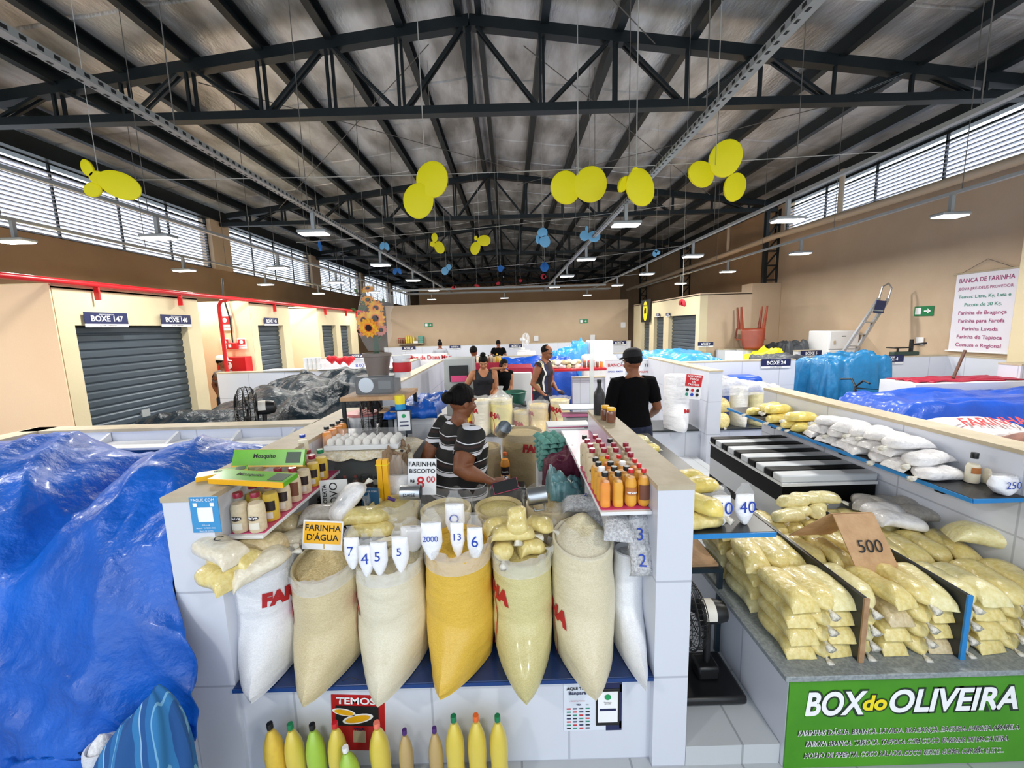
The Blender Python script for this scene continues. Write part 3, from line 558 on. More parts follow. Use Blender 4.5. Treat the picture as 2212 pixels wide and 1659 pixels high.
# ================================================================ pillow packs
def packmb(L, Wd, H, kind, seed=0):
    """pillow of flour lying along x; kind 'seam' has a flat sealed end at -x, both have a gathered end at +x; returns body and tie"""
    ns, n = 18, 18; body = []; tie = MB(); R_ = seed*7.3
    for i in range(ns+1):
        u = i/ns
        h = H*1.06*min(1, max(0, 1-(1-min(1, u/.34))**2)**.5+.03); w = Wd*(1-.10*sin(pi*min(1, u/.6)))
        if kind == 'knot2': w *= (.25+.75*min(1, max(0, 1-(1-min(1, u/.22))**2)**.5))
        if u > .70: q = max(0, 1-((u-.70)/.30)**2.2); w *= max(.10, q**.5); h *= max(.16, q**.5)
        h *= 1+.10*nz(u*3, R_); w *= 1+.06*nz(u*3, R_+5)
        x = -L/2+L*u; ring = []
        for k in range(n):
            a = 2*pi*k/n; c, s_ = cos(a), sin(a)
            y = w/2*math.copysign(abs(c)**.8, c); z = h/2*math.copysign(abs(s_)**.9, s_)
            z = max(z, -h*.38); dd = .004*nz(x*22+R_, y*22, z*22)
            ring.append((x+.010*nz(y*9, R_, 2)*(1-u), y+dd+.012*nz(u*2.5, R_, 8), z+h*.38+dd))
        body.append(ring)
    c = body[-1]; mx = sum(p[0] for p in c)/n; my = sum(p[1] for p in c)/n; mz = sum(p[2] for p in c)/n
    tie.loft([[(mx-.008+dx, my+r*cos(2*pi*k/10)*(1+.4*cos(3*k)), mz+r*.7*sin(2*pi*k/10)-dz) for k in range(10)] for dx, r, dz in ((0, .010, 0), (.008, .0065, 0), (.014, .007, .002), (.03, .016, .008), (.045, .019, .014))])
    return MB().loft(body), tie
P_yel = mat('pack_yellow', 'E8D998', .3, n2='DCC77A', nscale=60, bump=(16, .7), coat=.45)
P_pale = mat('pack_pale', 'EDE4B2', .3, n2='E2D596', nscale=60, bump=(16, .7), coat=.45)
P_bright = mat('pack_bright_yellow', 'F0DE84', .3, n2='E8D068', nscale=30, bump=(16, .6), coat=.45)
P_tan = mat('pack_tan', 'D8C7A0', .34, n2='C6B286', nscale=70, bump=(16, .7), coat=.4)
P_white = mat('pack_white', 'EEECEC', .35, n2='E2E0E2', nscale=40, bump=(18, .9), coat=.4)
P_gran = mat('pack_granules', 'E6E6E9', .35, n2='B9BAC0', nscale=95, bump=(90, 1), coat=.4)
P_cream = mat('pack_cream', 'ECE4D0', .35, n2='E0D6BE', nscale=40, bump=(18, .7), coat=.4)
P_grey = mat('pack_greyish', 'B9B3AC', .45, n2='A59F98', nscale=70, bump=(18, .7), coat=.2)
M_tie = mat('knotted_film', 'F3EFE2', .25, alpha=.8, bump=(40, .8), coat=.4)
PROTO = {}
def pack(loc, rot, m, label, L=.30, Wd=.15, H=.078, kind='seam', seed=0, name='flour_bag', group=None, cat='bag'):
    k = (round(L, 3), round(Wd, 3), round(H, 3), kind, seed % 3, m.name)
    if k not in PROTO:
        b, t = packmb(L, Wd, H, kind, seed % 3); PROTO[k] = (b.mesh(name, m, 2), t.mesh('knotted_end', M_tie, 2))
    o = bpy.data.objects.new(name, PROTO[k][0]); COL.objects.link(o); o.location = loc; o.rotation_euler = rot; tag(o, label, cat, group)
    t = bpy.data.objects.new('knotted_end', PROTO[k][1]); COL.objects.link(t); t.parent = o; return o
ORD = ['bottom', 'second', 'third', 'top']
comp = [(1.19, 1.485, 'the left compartment', 'left of the tan-edged divider'), (1.515, 1.93, 'the middle compartment', 'between the tan and the blue divider edges'), (1.962, 2.45, 'the right compartment', 'right of the blue divider edge')]
for ci, (x0, x1, cn, cd) in enumerate(comp):
    cols = [(.25, 'seam'), (.60, 'knot'), (.86, 'seam')] if ci == 0 else [(.13, 'knot'), (.42, 'seam'), (.72, 'knot'), (.93, 'seam')] if ci == 1 else [(.09, 'knot'), (.30, 'seam'), (.56, 'knot'), (.83, 'seam')]
    for row in range(3):
        for li in range(4):
            for qi, (q, kd) in enumerate(cols):
                if li < 3 and row > 0 and not (ci == 0 and qi == 0) and row == 1 and ci > 0 and li < 2: continue
                x = x0+(x1-x0)*q; W0 = {0: .135, 1: .115, 2: .13}[ci]
                y = 1.63+.30*row+.15+R.uniform(-.012, .012); z = .497+li*.074
                if kd == 'knot': y += .012
                rz = pi/2 if kd == 'seam' else -pi/2
                rz += R.uniform(-.06, .06) if li < 3 else R.uniform(-.22, .22)
                tl = 0 if li < 3 else R.uniform(-.06, .06)
                if row == 0 and kd == 'seam' and li < 3: m = P_yel if ci == 0 else P_tan if R.random() < .35 else P_yel
                else: m = R.choice((P_yel, P_pale, P_yel))
                side = ['outer left', 'middle', 'right'][qi] if ci == 0 else ['left', 'centre left', 'centre right', 'right'][qi]
                pack((x, y, z), (0, tl, rz), m, 'yellow flour bag in %s, %s layer, %s row, %s column' % (cn, ORD[li], ['front', 'second', 'back'][row], side), Wd=W0, kind=kd if kd == 'seam' else 'knot2', seed=R.randrange(3), group='yellow flour bags in '+cn)
for i, (px, py, Y, rz) in enumerate([(1712, 1107, 2.42, .1), (1738, 1092, 2.45, .0), (1775, 1096, 2.46, -.2), (1722, 1126, 2.38, .3), (1764, 1118, 2.4, .9), (1700, 1140, 2.33, .2)]):
    p = aY(px, py, Y); pack((p.x, p.y, .80+.05*(i < 3)), (0, 0, rz), P_pale, 'small yellow roll in the heap before the striped freezer, %s' % ['left end of the upper row', 'centre of the upper row', 'right end of the upper row', 'left of the middle row', 'knot end towards us', 'lowest at the left'][i], L=.2, Wd=.095, H=.065, kind='knot2', seed=i, group='small yellow rolls before the freezer')
gs = [(1905, 1092, 2.45, .3, P_grey, 'grey flour bag leaning in the shade by the right wall, upper left'), (1975, 1100, 2.4, -.3, P_grey, 'grey flour bag with pointed corner, upper right of the shaded pile'), (1910, 1125, 2.35, .1, P_white, 'whiter bag left in the shaded pile behind the cardboard sign'), (1990, 1135, 2.3, .0, P_grey, 'long grey bag in the middle of the shaded pile'), (1940, 1150, 2.22, -.2, P_white, 'white bag lowest in the shaded pile'), (1870, 1098, 2.46, .9, P_grey, 'small grey bag at the left end of the shaded pile')]
for i, (px, py, Y, rz, m, lb) in enumerate(gs):
    p = aY(px, py, Y); pack((p.x, p.y, max(.80, p.z-.05)), (0, .12, rz), m, lb, L=.26, Wd=.15, H=.075, seed=i)
t = pack(aY(2145, 1175, 1.98), (0, .05, -.45), P_pale, 'large yellow flour bag lying on top against the right half wall', L=.36, Wd=.15, H=.1)
# packs on the long wall shelf
ys = [(1690, 887, 3.75, 0, 0, 'separate yellow bag at the left end of the long wall shelf'), (1765, 902, 3.45, 0, .3, 'yellow bag at the lower left of the shelf heap'), (1790, 912, 3.25, 0, .1, 'lower yellow bag in the middle of the shelf heap'), (1810, 905, 3.12, 0, -.3, 'rightmost yellow bag of the shelf heap, next to the white bags'), (1752, 880, 3.5, 1, .2, 'yellow bag in the second layer of the shelf heap, left'), (1800, 890, 3.2, 1, .0, 'bright yellow bag lying on top of the shelf heap, right'), (1757, 868, 3.6, 1, .5, 'topmost yellow bag at the back of the shelf heap')]
for i, (px, py, Y, l, rz, lb) in enumerate(ys):
    pack((2.325+R.uniform(-.015, .015), Y, 1.122+.07*l), (0, 0, pi+rz), P_bright, lb, L=.25, Wd=.13, H=.072, kind='knot2', seed=i)
k = 0
for l in range(3):
    for j in range(7-l*1):
        Y = 2.15+.02*l+j*.135+R.uniform(-.02, .02)+l*.06
        pack((2.32+R.uniform(-.02, .02), Y, 1.122+.058*l), (0, R.uniform(-.05, .05), R.choice((0, pi))+R.uniform(-.35, .35)), P_white, 'white tapioca bag on the long wall shelf, %s layer, %s from the near end' % (['bottom', 'middle', 'upper'][l], ['first', 'second', 'third', 'fourth', 'fifth', 'sixth', 'seventh'][j]), L=.25, Wd=.15, H=.064, kind='seam', seed=k, group='white bags on the long wall shelf'); k += 1
# packs piled in the near stall
near = [((470, 1183), 1.60, .99, (0, -.12, 2.75), P_cream, 'seam', 'cream flour pack marked C at the left edge of the pile', 'C'), ((505, 1205), 1.62, .95, (0, -.05, 2.95), P_yel, 'seam', 'long yellow pack marked FA in the left pile', 'FA'), ((470, 1240), 1.56, .90, (0, -.1, 2.7), P_yel, 'seam', 'small yellow pack at the bottom of the left pile, corner pointing left', None),
 ((565, 1215), 1.62, .93, (0, -.25, .7), P_cream, 'seam', 'white pack with gathered end towards us on the first sack', None), ((560, 1175), 1.72, 1.0, (0, 0, .35), P_tan, 'seam', 'speckled tan pack lying across the left pile', None), ((600, 1130), 1.95, 1.03, (0, 0, .2), P_tan, 'seam', 'tan pack at the back of the left pile under the bottle shelf', None), ((625, 1165), 1.85, .97, (0, .1, 1.1), P_cream, 'seam', 'cream pack standing behind the first sack near the yellow card', None),
 ((700, 1105), 2.0, 1.06, (0, 0, .3), P_grey, 'seam', 'greyish coarse pack in front of the OFERTA OVO card', None), ((755, 1075), 2.02, 1.10, (0, -.7, .9), P_white, 'seam', 'white granule pack standing upright against the OVO card', None), ((790, 1110), 1.98, 1.07, (0, 0, .12), P_yel, 'seam', 'plump yellow pack above the small white bags', None), ((800, 1140), 1.96, 1.0, (0, 0, .1), P_yel, 'seam', 'yellow pack directly under the plump yellow pack', None),
 ((1265, 1085), 2.0, 1.08, (0, 0, -.1), P_gran, 'seam', 'clear pack of white tapioca granules marked 2 below the teal bag', '2'), ((1310, 1120), 1.92, 1.01, (0, 0, .1), P_gran, 'seam', 'clear granule pack half hidden behind the tallest sack', None), ((1330, 1125), 1.75, 1.04, (0, 0, 1.4), P_gran, 'seam', 'clear granule pack hanging left under the pink shelf', None)]
for i, ((px, py), Y, z, rot, m, kd, lb, mk) in enumerate(near):
    p = aY(px, py, Y); o = pack((p.x, Y, p.z-.035), rot, m, lb, L=.24 if i != 2 else .19, Wd=.125, H=.075, kind=kd, seed=i)
    if mk: text(mk, .05, M_ink if i < 2 else M_blu, o, (0, 0, .077), (0, 0, -2.6 if i < 2 else 0), name='handwriting')
# yellow packs on sack 5
for i, ((px, py), Y, rot, L_, lb) in enumerate([((1088, 1218), 1.70, (0, 0, -pi/2), .15, 'small yellow pack with knotted end towards us, lower left on the pale sack'), ((1150, 1212), 1.70, (0, 0, .3), .13, 'small yellow pack, lower right on the pale sack'), ((1108, 1178), 1.72, (0, 0, .05), .21, 'wide yellow pack lying across the two lower ones'), ((1118, 1128), 1.74, (0, .9, -pi/2), .14, 'topmost yellow pack leaning with its knot down on the pale sack'), ((1078, 1140), 1.84, (0, 0, .4), .15, 'yellow pack at the back left of the small heap'), ((1165, 1155), 1.84, (0, 0, -.4), .15, 'yellow pack at the back right of the small heap')]):
    p = aY(px, py, Y); pack((p.x, 1.79+(Y-1.72)*.6, [.962, .962, 1.03, 1.10, 1.03, 1.03][i]), rot, P_yel, lb, L=L_, Wd=.095, H=.065, kind='knot2' if i in (0, 3) else 'seam', seed=i)
# clear tapioca packs stacked at the right wall
for i, (px, py, Y, lb) in enumerate([(1383, 1175, 1.70, 'upright clear granule pack marked 2, lower one by the right wall'), (1378, 1120, 1.74, 'upright clear granule pack marked 3, upper one under the pink shelf')]):
    p = aY(px, py+26, Y); o = pack((p.x, Y, p.z), (0, -1.25, 1.45), P_gran, lb, L=.17, Wd=.105, H=.05, seed=i); 
    text('23'[i], .075, M_blu, o, (-.01, 0, .052), (0, 0, -pi/2), name='handwriting')
# rolls on the side counter
for i, (px, py, lb, m, rz) in enumerate([(1470, 1120, 'lowest yellow pack at the front of the black side counter', P_yel, .2), (1490, 1085, 'yellow pack with seam end down on the side counter', P_bright, -.9), (1505, 1045, 'yellow pack second from the front pair on the side counter', P_bright, .3), (1480, 1025, 'bright yellow pack behind the bags marked 50 and 40', P_bright, .1), (1395, 965, 'pale yellow pack beside the red-capped bottles on the side counter', P_bright, .5), (1372, 945, 'pale pack farthest back on the side counter', P_pale, .4)]):
    z = 1.083 if i not in (1, 2) else 1.15; p = aZ(px, py+14, z); pack((max(.84, p.x), p.y, z), (0, 0, rz), m, lb, L=.23, Wd=.12, H=.07, kind='knot2' if i in (3, 4) else 'seam', seed=i)
# ================================================================ upright small bags (pouches)
M_powder = mat('white_powder_bag', 'F4F5FA', .35, bump=(22, .5), coat=.35)
def pouch(px, py, Y, h, w, lb, mark=None, msz=.05, tilt=0, z=None, name='small_bag', fill=.72):
    if px < 1100: w *= 1.22; h *= 1.15
    p = aY(px, py, Y); o_ = (p.x, Y, p.z if z is None else z)
    b = MB(); n = 20; rings = []
    for j in range(12):
        u = j/11; ww = w/2*(.25+.75*min(1, u/.45)**.7)*(1-.12*u); dd = w*.30*(.3+.7*max(0, sin(pi*min(1, .1+u*.9)))**.6)
        rings.append([(ww*cos(2*pi*k/n)+.002*nz(k, u*5, px), dd*sin(2*pi*k/n)+.003*nz(k*.5, u*4, px), h*fill*u) for k in range(n)])
    b.loft(rings); o = b.build(name, M_powder); tag(o, lb, 'bag'); o.location = o_; o.rotation_euler = (0, tilt, 0)
    t = MB(); rings = []
    for j in range(7):
        u = j/6; ww = w/2*.92*(1-.82*u**1.6)+(.012 if j == 6 else 0); dd = w*.26*(1-.8*u**1.3)
        rings.append([(ww*cos(2*pi*k/n)*(1+.1*sin(k*2.3)), dd*sin(2*pi*k/n)*(1+.25*cos(k*3.1)), h*fill+h*(1-fill)*u) for k in range(n)])
    t.loft(rings).build('gathered_top', M_clear, o)
    if mark: text(mark, msz, M_blu, o, (0, -w*.31, h*fill*.62), (pi/2-.05, 0, 0), name='handwriting')
    return o
for a in [(764, 1226, 1.69, .17, .062, 'small white bag leftmost of four on the cream sack', '7', .06), (795, 1243, 1.66, .17, .058, 'small white bag marked 4, second on the cream sack', '4', .07), (822, 1240, 1.65, .18, .066, 'small white bag marked 5 with twisted top on the cream sack', '5', .06), (868, 1232, 1.67, .19, .066, 'small white bag marked with a blue 5, rightmost on the cream sack', '5', .05),
          (935, 1205, 1.68, .2, .082, 'plump white bag marked 2000 on the bright yellow sack', '2000', .034), (990, 1200, 1.72, .19, .055, 'narrow white bag marked 13 on the bright yellow sack', '13', .045), (1028, 1208, 1.69, .18, .062, 'white bag marked 6 on the bright yellow sack', '6', .07), (985, 1160, 1.82, .2, .08, 'white bag with a drawn blue loop, behind the 13 and 6 bags', 'Q', .06), (893, 1190, 1.84, .15, .1, 'plain white bag behind, right of the four small bags', None, .05),
          (1556, 1130, 1.76, .185, .095, 'white bag marked 50 standing on the black side counter', '50', .08), (1606, 1127, 1.76, .19, .092, 'white bag marked 40 standing right of the 50 bag', '40', .075)]:
    pouch(*a[:4], a[4], a[5], a[6], a[7], z=1.082 if a[0] > 1500 else None)
pouch(2165, 1062, 1.9, .10, .14, 'squat white bag marked 250 on the near end of the wall shelf', '250', .05, z=1.122, fill=.92)
pouch(2205, 1040, 2.0, .16, .11, 'white bag partly cut by the photo edge on the wall shelf', None, z=1.122, fill=.9)
# ================================================================ bottles
M_glass = mat('clear_bottle', 'F4F6F8', .12, alpha=.05, coat=.3)
M_lbl_d = mat('label_dark', '2A1A1C', .4); M_lbl_w = mat('label_white', 'E8E2D6', .4); M_lbl_o = mat('label_orange', 'B5713A', .4); M_lbl_b = mat('label_brown', '7A4A36', .4)
CAPM = {'maroon': mat('cap_maroon', '8E1530', .3, coat=.4), 'red': mat('cap_red', 'C81622', .3, coat=.4), 'black': mat('cap_black', '141517', .35), 'white': mat('cap_white', 'EFEFEF', .4), 'green': mat('cap_green', '127A4C', .4), 'purple': mat('cap_purple', '4A2470', .4), 'orange': mat('cap_orange', 'E56A2C', .4), 'salmon': mat('cap_salmon', 'F0806A', .4), 'yellow': mat('cap_yellow', 'F2B70C', .35), 'blue': mat('cap_blue', '1C3FA8', .35)}
CONT = {'flour': mat('content_flour', 'E4D3B2', .6, n2='D8C49E', nscale=70), 'yellow': mat('content_yellow', 'E6C42C', .5, n2='DCB524', nscale=60), 'orange': mat('content_orange', 'EC8A00', .45, n2='F2A210', nscale=12), 'amber': mat('content_amber', 'E29C00', .45, n2='EDB014', nscale=10), 'brown': mat('content_brown', '4A2410', .25, coat=.6), 'honey': mat('content_honey', '7A3C08', .2, coat=.6), 'cream': mat('content_cream', 'EFE6CC', .5), 'tucupi': mat('content_tucupi', 'D8C02A', .3, n2='E4CF48', nscale=5, coat=.6), 'lime': mat('content_lime', '9CC41E', .3, n2='AACF2C', nscale=5, coat=.6), 'tanj': mat('content_tan_juice', 'B89A5A', .3, coat=.6), 'wine': mat('content_wine', '0A0508', .3, spec=.2)}
BP = {}
def bottle(shape, loc, h, r, cont, cap, label, lab=None, group=None, tilt=(0, 0, 0), cat='bottle', name='bottle', lvl=None, txt=None):
    key = (shape, round(h, 3), round(r, 3), cont, cap, lab, lvl, txt)
    if key in BP: o = copy_tree(BP[key]); o.location = loc; o.rotation_euler = tilt; tag(o, label, cat, group); return o
    prof = {'shampoo': [(.02, 0), (.92, .0), (1, .03), (1, .45), (.98, .62), (.84, .73), (.55, .82), (.42, .86), (.42, .9)],
            'juice': [(.02, 0), (.9, .0), (1, .04), (1, .2), (.95, .22), (1, .25), (.95, .32), (1, .36), (.95, .42), (1, .47), (1, .6), (.85, .72), (.55, .82), (.5, .9)],
            'soda': [(.02, 0), (.7, .0), (1, .08), (1, .25), (.93, .32), (.93, .5), (1, .56), (.96, .66), (.7, .78), (.38, .86), (.36, .92)],
            'jar': [(.02, 0), (.95, 0), (1, .04), (1, .66), (.85, .76), (.8, .8), (.8, .86)],
            'wine': [(.02, 0), (.95, 0), (1, .03), (1, .55), (.9, .63), (.45, .76), (.36, .82), (.36, .92)],
            'pet': [(.02, 0), (.75, 0), (.98, .05), (1.03, .2), (.95, .38), (1.03, .54), (1.0, .66), (.86, .76), (.55, .86), (.3, .91), (.27, .945)],
            'sauce': [(.02, 0), (.95, 0), (1, .03), (1, .5), (.8, .62), (.5, .74), (.46, .84)]}[shape]
    n = 20; sq = shape == 'juice'
    def ring(rr, z, e=0):
        out = []
        for k in range(n):
            a = 2*pi*k/n; q = 1
            if sq: q = 1/max(abs(cos(a)), abs(sin(a)))**.55*.86
            out.append(((rr+e)*cos(a)*q, (rr+e)*sin(a)*q, z))
        return out
    o = MB().loft([ring(p*r, z*h) for p, z in prof]).build(name, M_glass); tag(o, label, cat, group); lv = lvl or {'shampoo': .8, 'juice': .74, 'soda': .78, 'jar': .8, 'wine': .8, 'pet': .93, 'sauce': .66}[shape]
    ci = [ring(p*r-.0012, max(z*h, .0012)) for p, z in prof if z <= lv]
    MB().loft(ci).build('contents', CONT[cont], o)
    cr = {'shampoo': .56, 'juice': .56, 'soda': .42, 'jar': .9, 'wine': .4, 'pet': .32, 'sauce': .52}[shape]*r; z0 = prof[-1][1]*h-.004
    c = MB().loft([ring2(cr*q, z, 18) for q, z in ((.97, z0), (1, z0+.001), (1, h-.003), (.93, h), (.02, h))]); c.build('cap', CAPM[cap], o)
    if lab:
        lm, z1, z2 = {'dark': (M_lbl_d, .3, .56), 'orange': (M_lbl_o, .34, .54), 'brown': (M_lbl_b, .2, .6), 'white': (M_lbl_w, .2, .5), 'oval': (M_lbl_d, .33, .45)}[lab]
        m = MB(); a0, a1 = (-2.6, -.55) if lab != 'oval' else (-2.25, -.9)
        g = [[((r+.0012)*cos(a0+(a1-a0)*k/14), (r+.0012)*sin(a0+(a1-a0)*k/14), h*(z1+(z2-z1)*(j if lab != 'oval' else (.5+(j-.5)*sin(pi*(k+.5)/15)**.5)))) for k in range(15)] for j in (0, 1)]
        m.loft(g, cap=False, closed=False).build('label', lm, o); lo = 1
        if lab in ('oval', 'dark'):
            m = MB(); m.loft([[((r+.0010)*cos(-2.2+1.3*k/10), (r+.0010)*sin(-2.2+1.3*k/10), h*z) for k in range(11)] for z in (.10, .27)], cap=False, closed=False).build('label', M_lbl_w, o)
    if txt: wraptext(txt, r*.42, M_wtxt, o, lambda x, y: V(((r+.002)*cos(-pi/2+x/r), (r+.002)*sin(-pi/2+x/r), h*.4+y)), bold=.0006)
    o.location = loc; o.rotation_euler = tilt; BP[key] = o; return o
def ring2(r, z, n): return [(r*cos(2*pi*k/n), r*sin(2*pi*k/n), z) for k in range(n)]
wd = ['first', 'second', 'third', 'fourth', 'fifth', 'sixth', 'seventh', 'eighth', 'ninth']
# left shelf
lay = [('flour', 'maroon', 'oval'), ('flour', 'maroon', 'oval'), ('yellow', 'maroon', None), ('yellow', 'maroon', 'dark'), ('flour', 'maroon', 'dark'), ('flour', 'maroon', 'dark'), ('flour', 'maroon', 'brown'), ('flour', 'maroon', 'brown'), ('flour', 'maroon', 'brown'), ('flour', 'maroon', 'dark'), ('yellow', 'maroon', 'dark'), ('yellow', 'maroon', 'dark'), ('flour', 'maroon', 'dark'), ('yellow', 'green', 'dark')]
for i, (c, cp, lb) in enumerate(lay):
    x = -1.218+.075*(i % 2); y = 1.725+.105*(i//2); bottle('shampoo', (x, y, 1.133), .178, .0355, c, cp, '%s bottle with %s cap on the left shelf, %s row, %s side' % ({'flour': 'beige flour', 'yellow': 'yellow'}[c], 'dark red' if cp == 'maroon' else 'green', wd[i//2], 'wall' if i % 2 == 0 else 'stall'), lb, 'bottles on the left shelf', txt='Vit\u00f3ria' if lb == 'oval' else None)
# right shelf
rl = [[('juice', 'orange', 'black', None), ('juice', 'amber', 'black', None), ('soda', 'amber', 'red', 'orange'), ('soda', 'amber', 'red', 'brown')],
      [('juice', 'amber', 'white', None), ('juice', 'amber', 'black', None), ('juice', 'amber', 'black', None), ('soda', 'amber', 'red', None)],
      [('juice', 'amber', 'black', None), ('juice', 'amber', 'black', None), ('juice', 'amber', 'white', None), ('soda', 'orange', 'red', None)],
      [('juice', 'amber', 'black', None), ('soda', 'orange', 'red', None), ('soda', 'amber', 'red', None), ('shampoo', 'flour', 'maroon', None)],
      [('shampoo', 'flour', 'maroon', 'oval'), ('shampoo', 'yellow', 'maroon', None), ('shampoo', 'flour', 'maroon', None), ('shampoo', 'flour', 'maroon', None)],
      [('shampoo', 'flour', 'maroon', None), ('shampoo', 'flour', 'maroon', None), ('shampoo', 'flour', 'maroon', None), ('shampoo', 'flour', 'maroon', None)],
      [('shampoo', 'flour', 'maroon', None), ('shampoo', 'flour', 'maroon', None), ('shampoo', 'flour', 'black', None)],
      [('shampoo', 'flour', 'black', 'oval'), ('shampoo', 'flour', 'maroon', None)]]
nm = {'juice': 'square juice bottle', 'soda': 'rounded juice bottle', 'shampoo': 'flour bottle'}
for j, row in enumerate(rl):
    for i, (sh, c, cp, lb) in enumerate(row):
        hh = {'juice': .158, 'soda': .168, 'shampoo': .178}[sh]; st = .0565 if j < 4 else .06
        bottle(sh, (.398+st*i if j < 5 else .405+.062*i, 1.715+.066*j+(.03 if j > 3 else 0)*(j-3)*.6, 1.203), hh, .0268, c, cp, '%s with %s cap on the right shelf, %s row, %s from the left' % (nm[sh], cp if cp != 'maroon' else 'dark red', wd[j], wd[i]), lb, 'bottles on the right shelf', txt='VIT\u00d3RIA' if lb == 'orange' else None)
# foreground tucupi bottles on the floor
for i, (px, py, c, cp, h, r, tl) in enumerate([(589, 1625, 'yellow', 'black', .37, .040, -.05), (633, 1625, 'tucupi', 'green', .365, .039, -.05), (678, 1625, 'lime', 'black', .36, .039, -.03), (724, 1625, 'tucupi', 'red', .365, .039, .0), (766, 1640, 'lime', 'white', .315, .040, -.08), (818, 1625, 'tucupi', 'salmon', .36, .042, -.03), (874, 1630, 'tanj', 'purple', .32, .031, 0), (939, 1630, 'tanj', 'purple', .325, .031, 0), (982, 1630, 'tucupi', 'green', .38, .040, 0), (1030, 1630, 'tucupi', 'orange', .38, .040, 0), (1078, 1630, 'tucupi', 'green', .375, .039, -.01)]):
    p = aY(px, py, 1.50); bottle('pet', (p.x-tl*.12, (1.46 if i == 4 else 1.52), .0), h+(.0), r, c, cp, 'plastic bottle of %s liquid with %s cap on the floor, %s from the left' % ({'yellow': 'bright yellow', 'tucupi': 'yellow-green', 'lime': 'lime green', 'tanj': 'tan'}[c], cp, (wd+['tenth', 'eleventh'])[i]), None, 'large bottles on the floor in front', tilt=(0, tl, 0))
# wine bottle and honey jars on the wall end, bottles on the wall shelf
bottle('wine', (.64, 2.95, 1.342), .26, .042, 'wine', 'black', 'very dark tall bottle at the far end of the right half wall', lvl=.93)
bottle('jar', (.665, 2.70, 1.342), .10, .032, 'honey', 'yellow', 'honey jar with yellow lid on the half wall, front one', lab='brown')
bottle('jar', (.645, 2.78, 1.342), .10, .032, 'honey', 'yellow', 'honey jar with yellow lid, half hidden behind the front jar')
for px, Y, sh, h, r, c, cp, lb, d in [(2101, 2.05, 'sauce', .16, .03, 'cream', 'black', 'cream sauce bottle with black cap and orange label on the wall shelf', 'orange'), (2152, 2.12, 'shampoo', .17, .036, 'cream', 'maroon', 'bottle with red cap behind the 250 bag', None), (2196, 2.1, 'shampoo', .17, .036, 'cream', 'maroon', 'bottle with red cap at the photo edge on the wall shelf', None), (2140, 2.03, 'sauce', .13, .028, 'cream', 'black', 'short black-capped bottle behind the squat 250 bag', None)]:
    p = aY(px, 1020, Y); bottle(sh, (p.x, Y, 1.122), h, r, c, cp, lb, d)
# ================================================================ tarpaulins and covers
T_blue = mat('blue_tarp', '0B66D2', .40, n2='0852B2', nscale=2.5, bump=(17, .7), coat=.1); T_royal = mat('royal_blue_tarp', '0B52C4', .4, n2='0A48B0', nscale=3, bump=(7, .8), coat=.2)
T_teal = mat('teal_blue_tarp', '1678B0', .42, n2='12699C', nscale=4, bump=(9, .8), coat=.2); T_black = mat('black_grey_plastic', '1B2A33', .3, n2='121D24', nscale=3, bump=(20, .7), coat=0, spec=.12)
T_sky = mat('sky_blue_plastic', '3FA4E6', .35, n2='2F90D6', nscale=3, bump=(8, .8), coat=.4); T_yel = mat('yellow_tarp', 'E8D820', .45, bump=(8, .8)); T_grey = mat('dark_grey_cover', '4A4E54', .5, bump=(8, .8))
T_redc = mat('dark_red_cloth', 'A01838', .5, bump=(8, .5))
def cover(name, label, x0, x1, y0, y1, zb, top, m, amp=.05, fold=.035, nu=60, nv=44, p=7, sd=0, cat='tarpaulin', skirt=0, rag=.0):
    """sheet thrown over a heap: rounded top of height top(u,v) and pleated sides down to zb"""
    cx, cy, hx, hy = (x0+x1)/2, (y0+y1)/2, (x1-x0)/2, (y1-y0)/2
    def fn(a, b):
        u, v = 2*a-1, 2*b-1; ue, ve = math.copysign(abs(u)**.8, u), math.copysign(abs(v)**.8, v)
        e = max(abs(u), abs(v)); s_ = max(0, (e-.72)/.28); pl = sin(14*atan2(v, u)+3*nz(u*2, v*2, sd))*fold*s_
        X = cx+hx*min(1, abs(ue)*1.12)*math.copysign(1, u)*(1+skirt*s_)+pl*u+fold*.6*nz(u*5, v*5, sd+3); Y = cy+hy*min(1, abs(ve)*1.12)*math.copysign(1, v)+pl*v+fold*.6*nz(u*5, v*5, sd+7)
        T = top(min(1, abs(ue)*1.1)*math.copysign(1, u), min(1, abs(ve)*1.1)*math.copysign(1, v)); k = 1-s_**1.6
        rd = abs(nz(u*2.2+v*1.1, v*2.6, sd))*amp*1.6+abs(nz(u*5+v*3, v*5-u*2, sd+9))*amp*.6
        z = zb+(T+rd-amp*.4-zb)*k+rag*nz(u*8, v*8, sd)*s_
        return V((X, Y, max(z, .012)))
    o = MB().grid(fn, nu, nv).build(name, m, smooth=2); tag(o, label, cat)
    k = o.modifiers.new('thickness', 'SOLIDIFY'); k.thickness = .004; k.offset = 0; return o
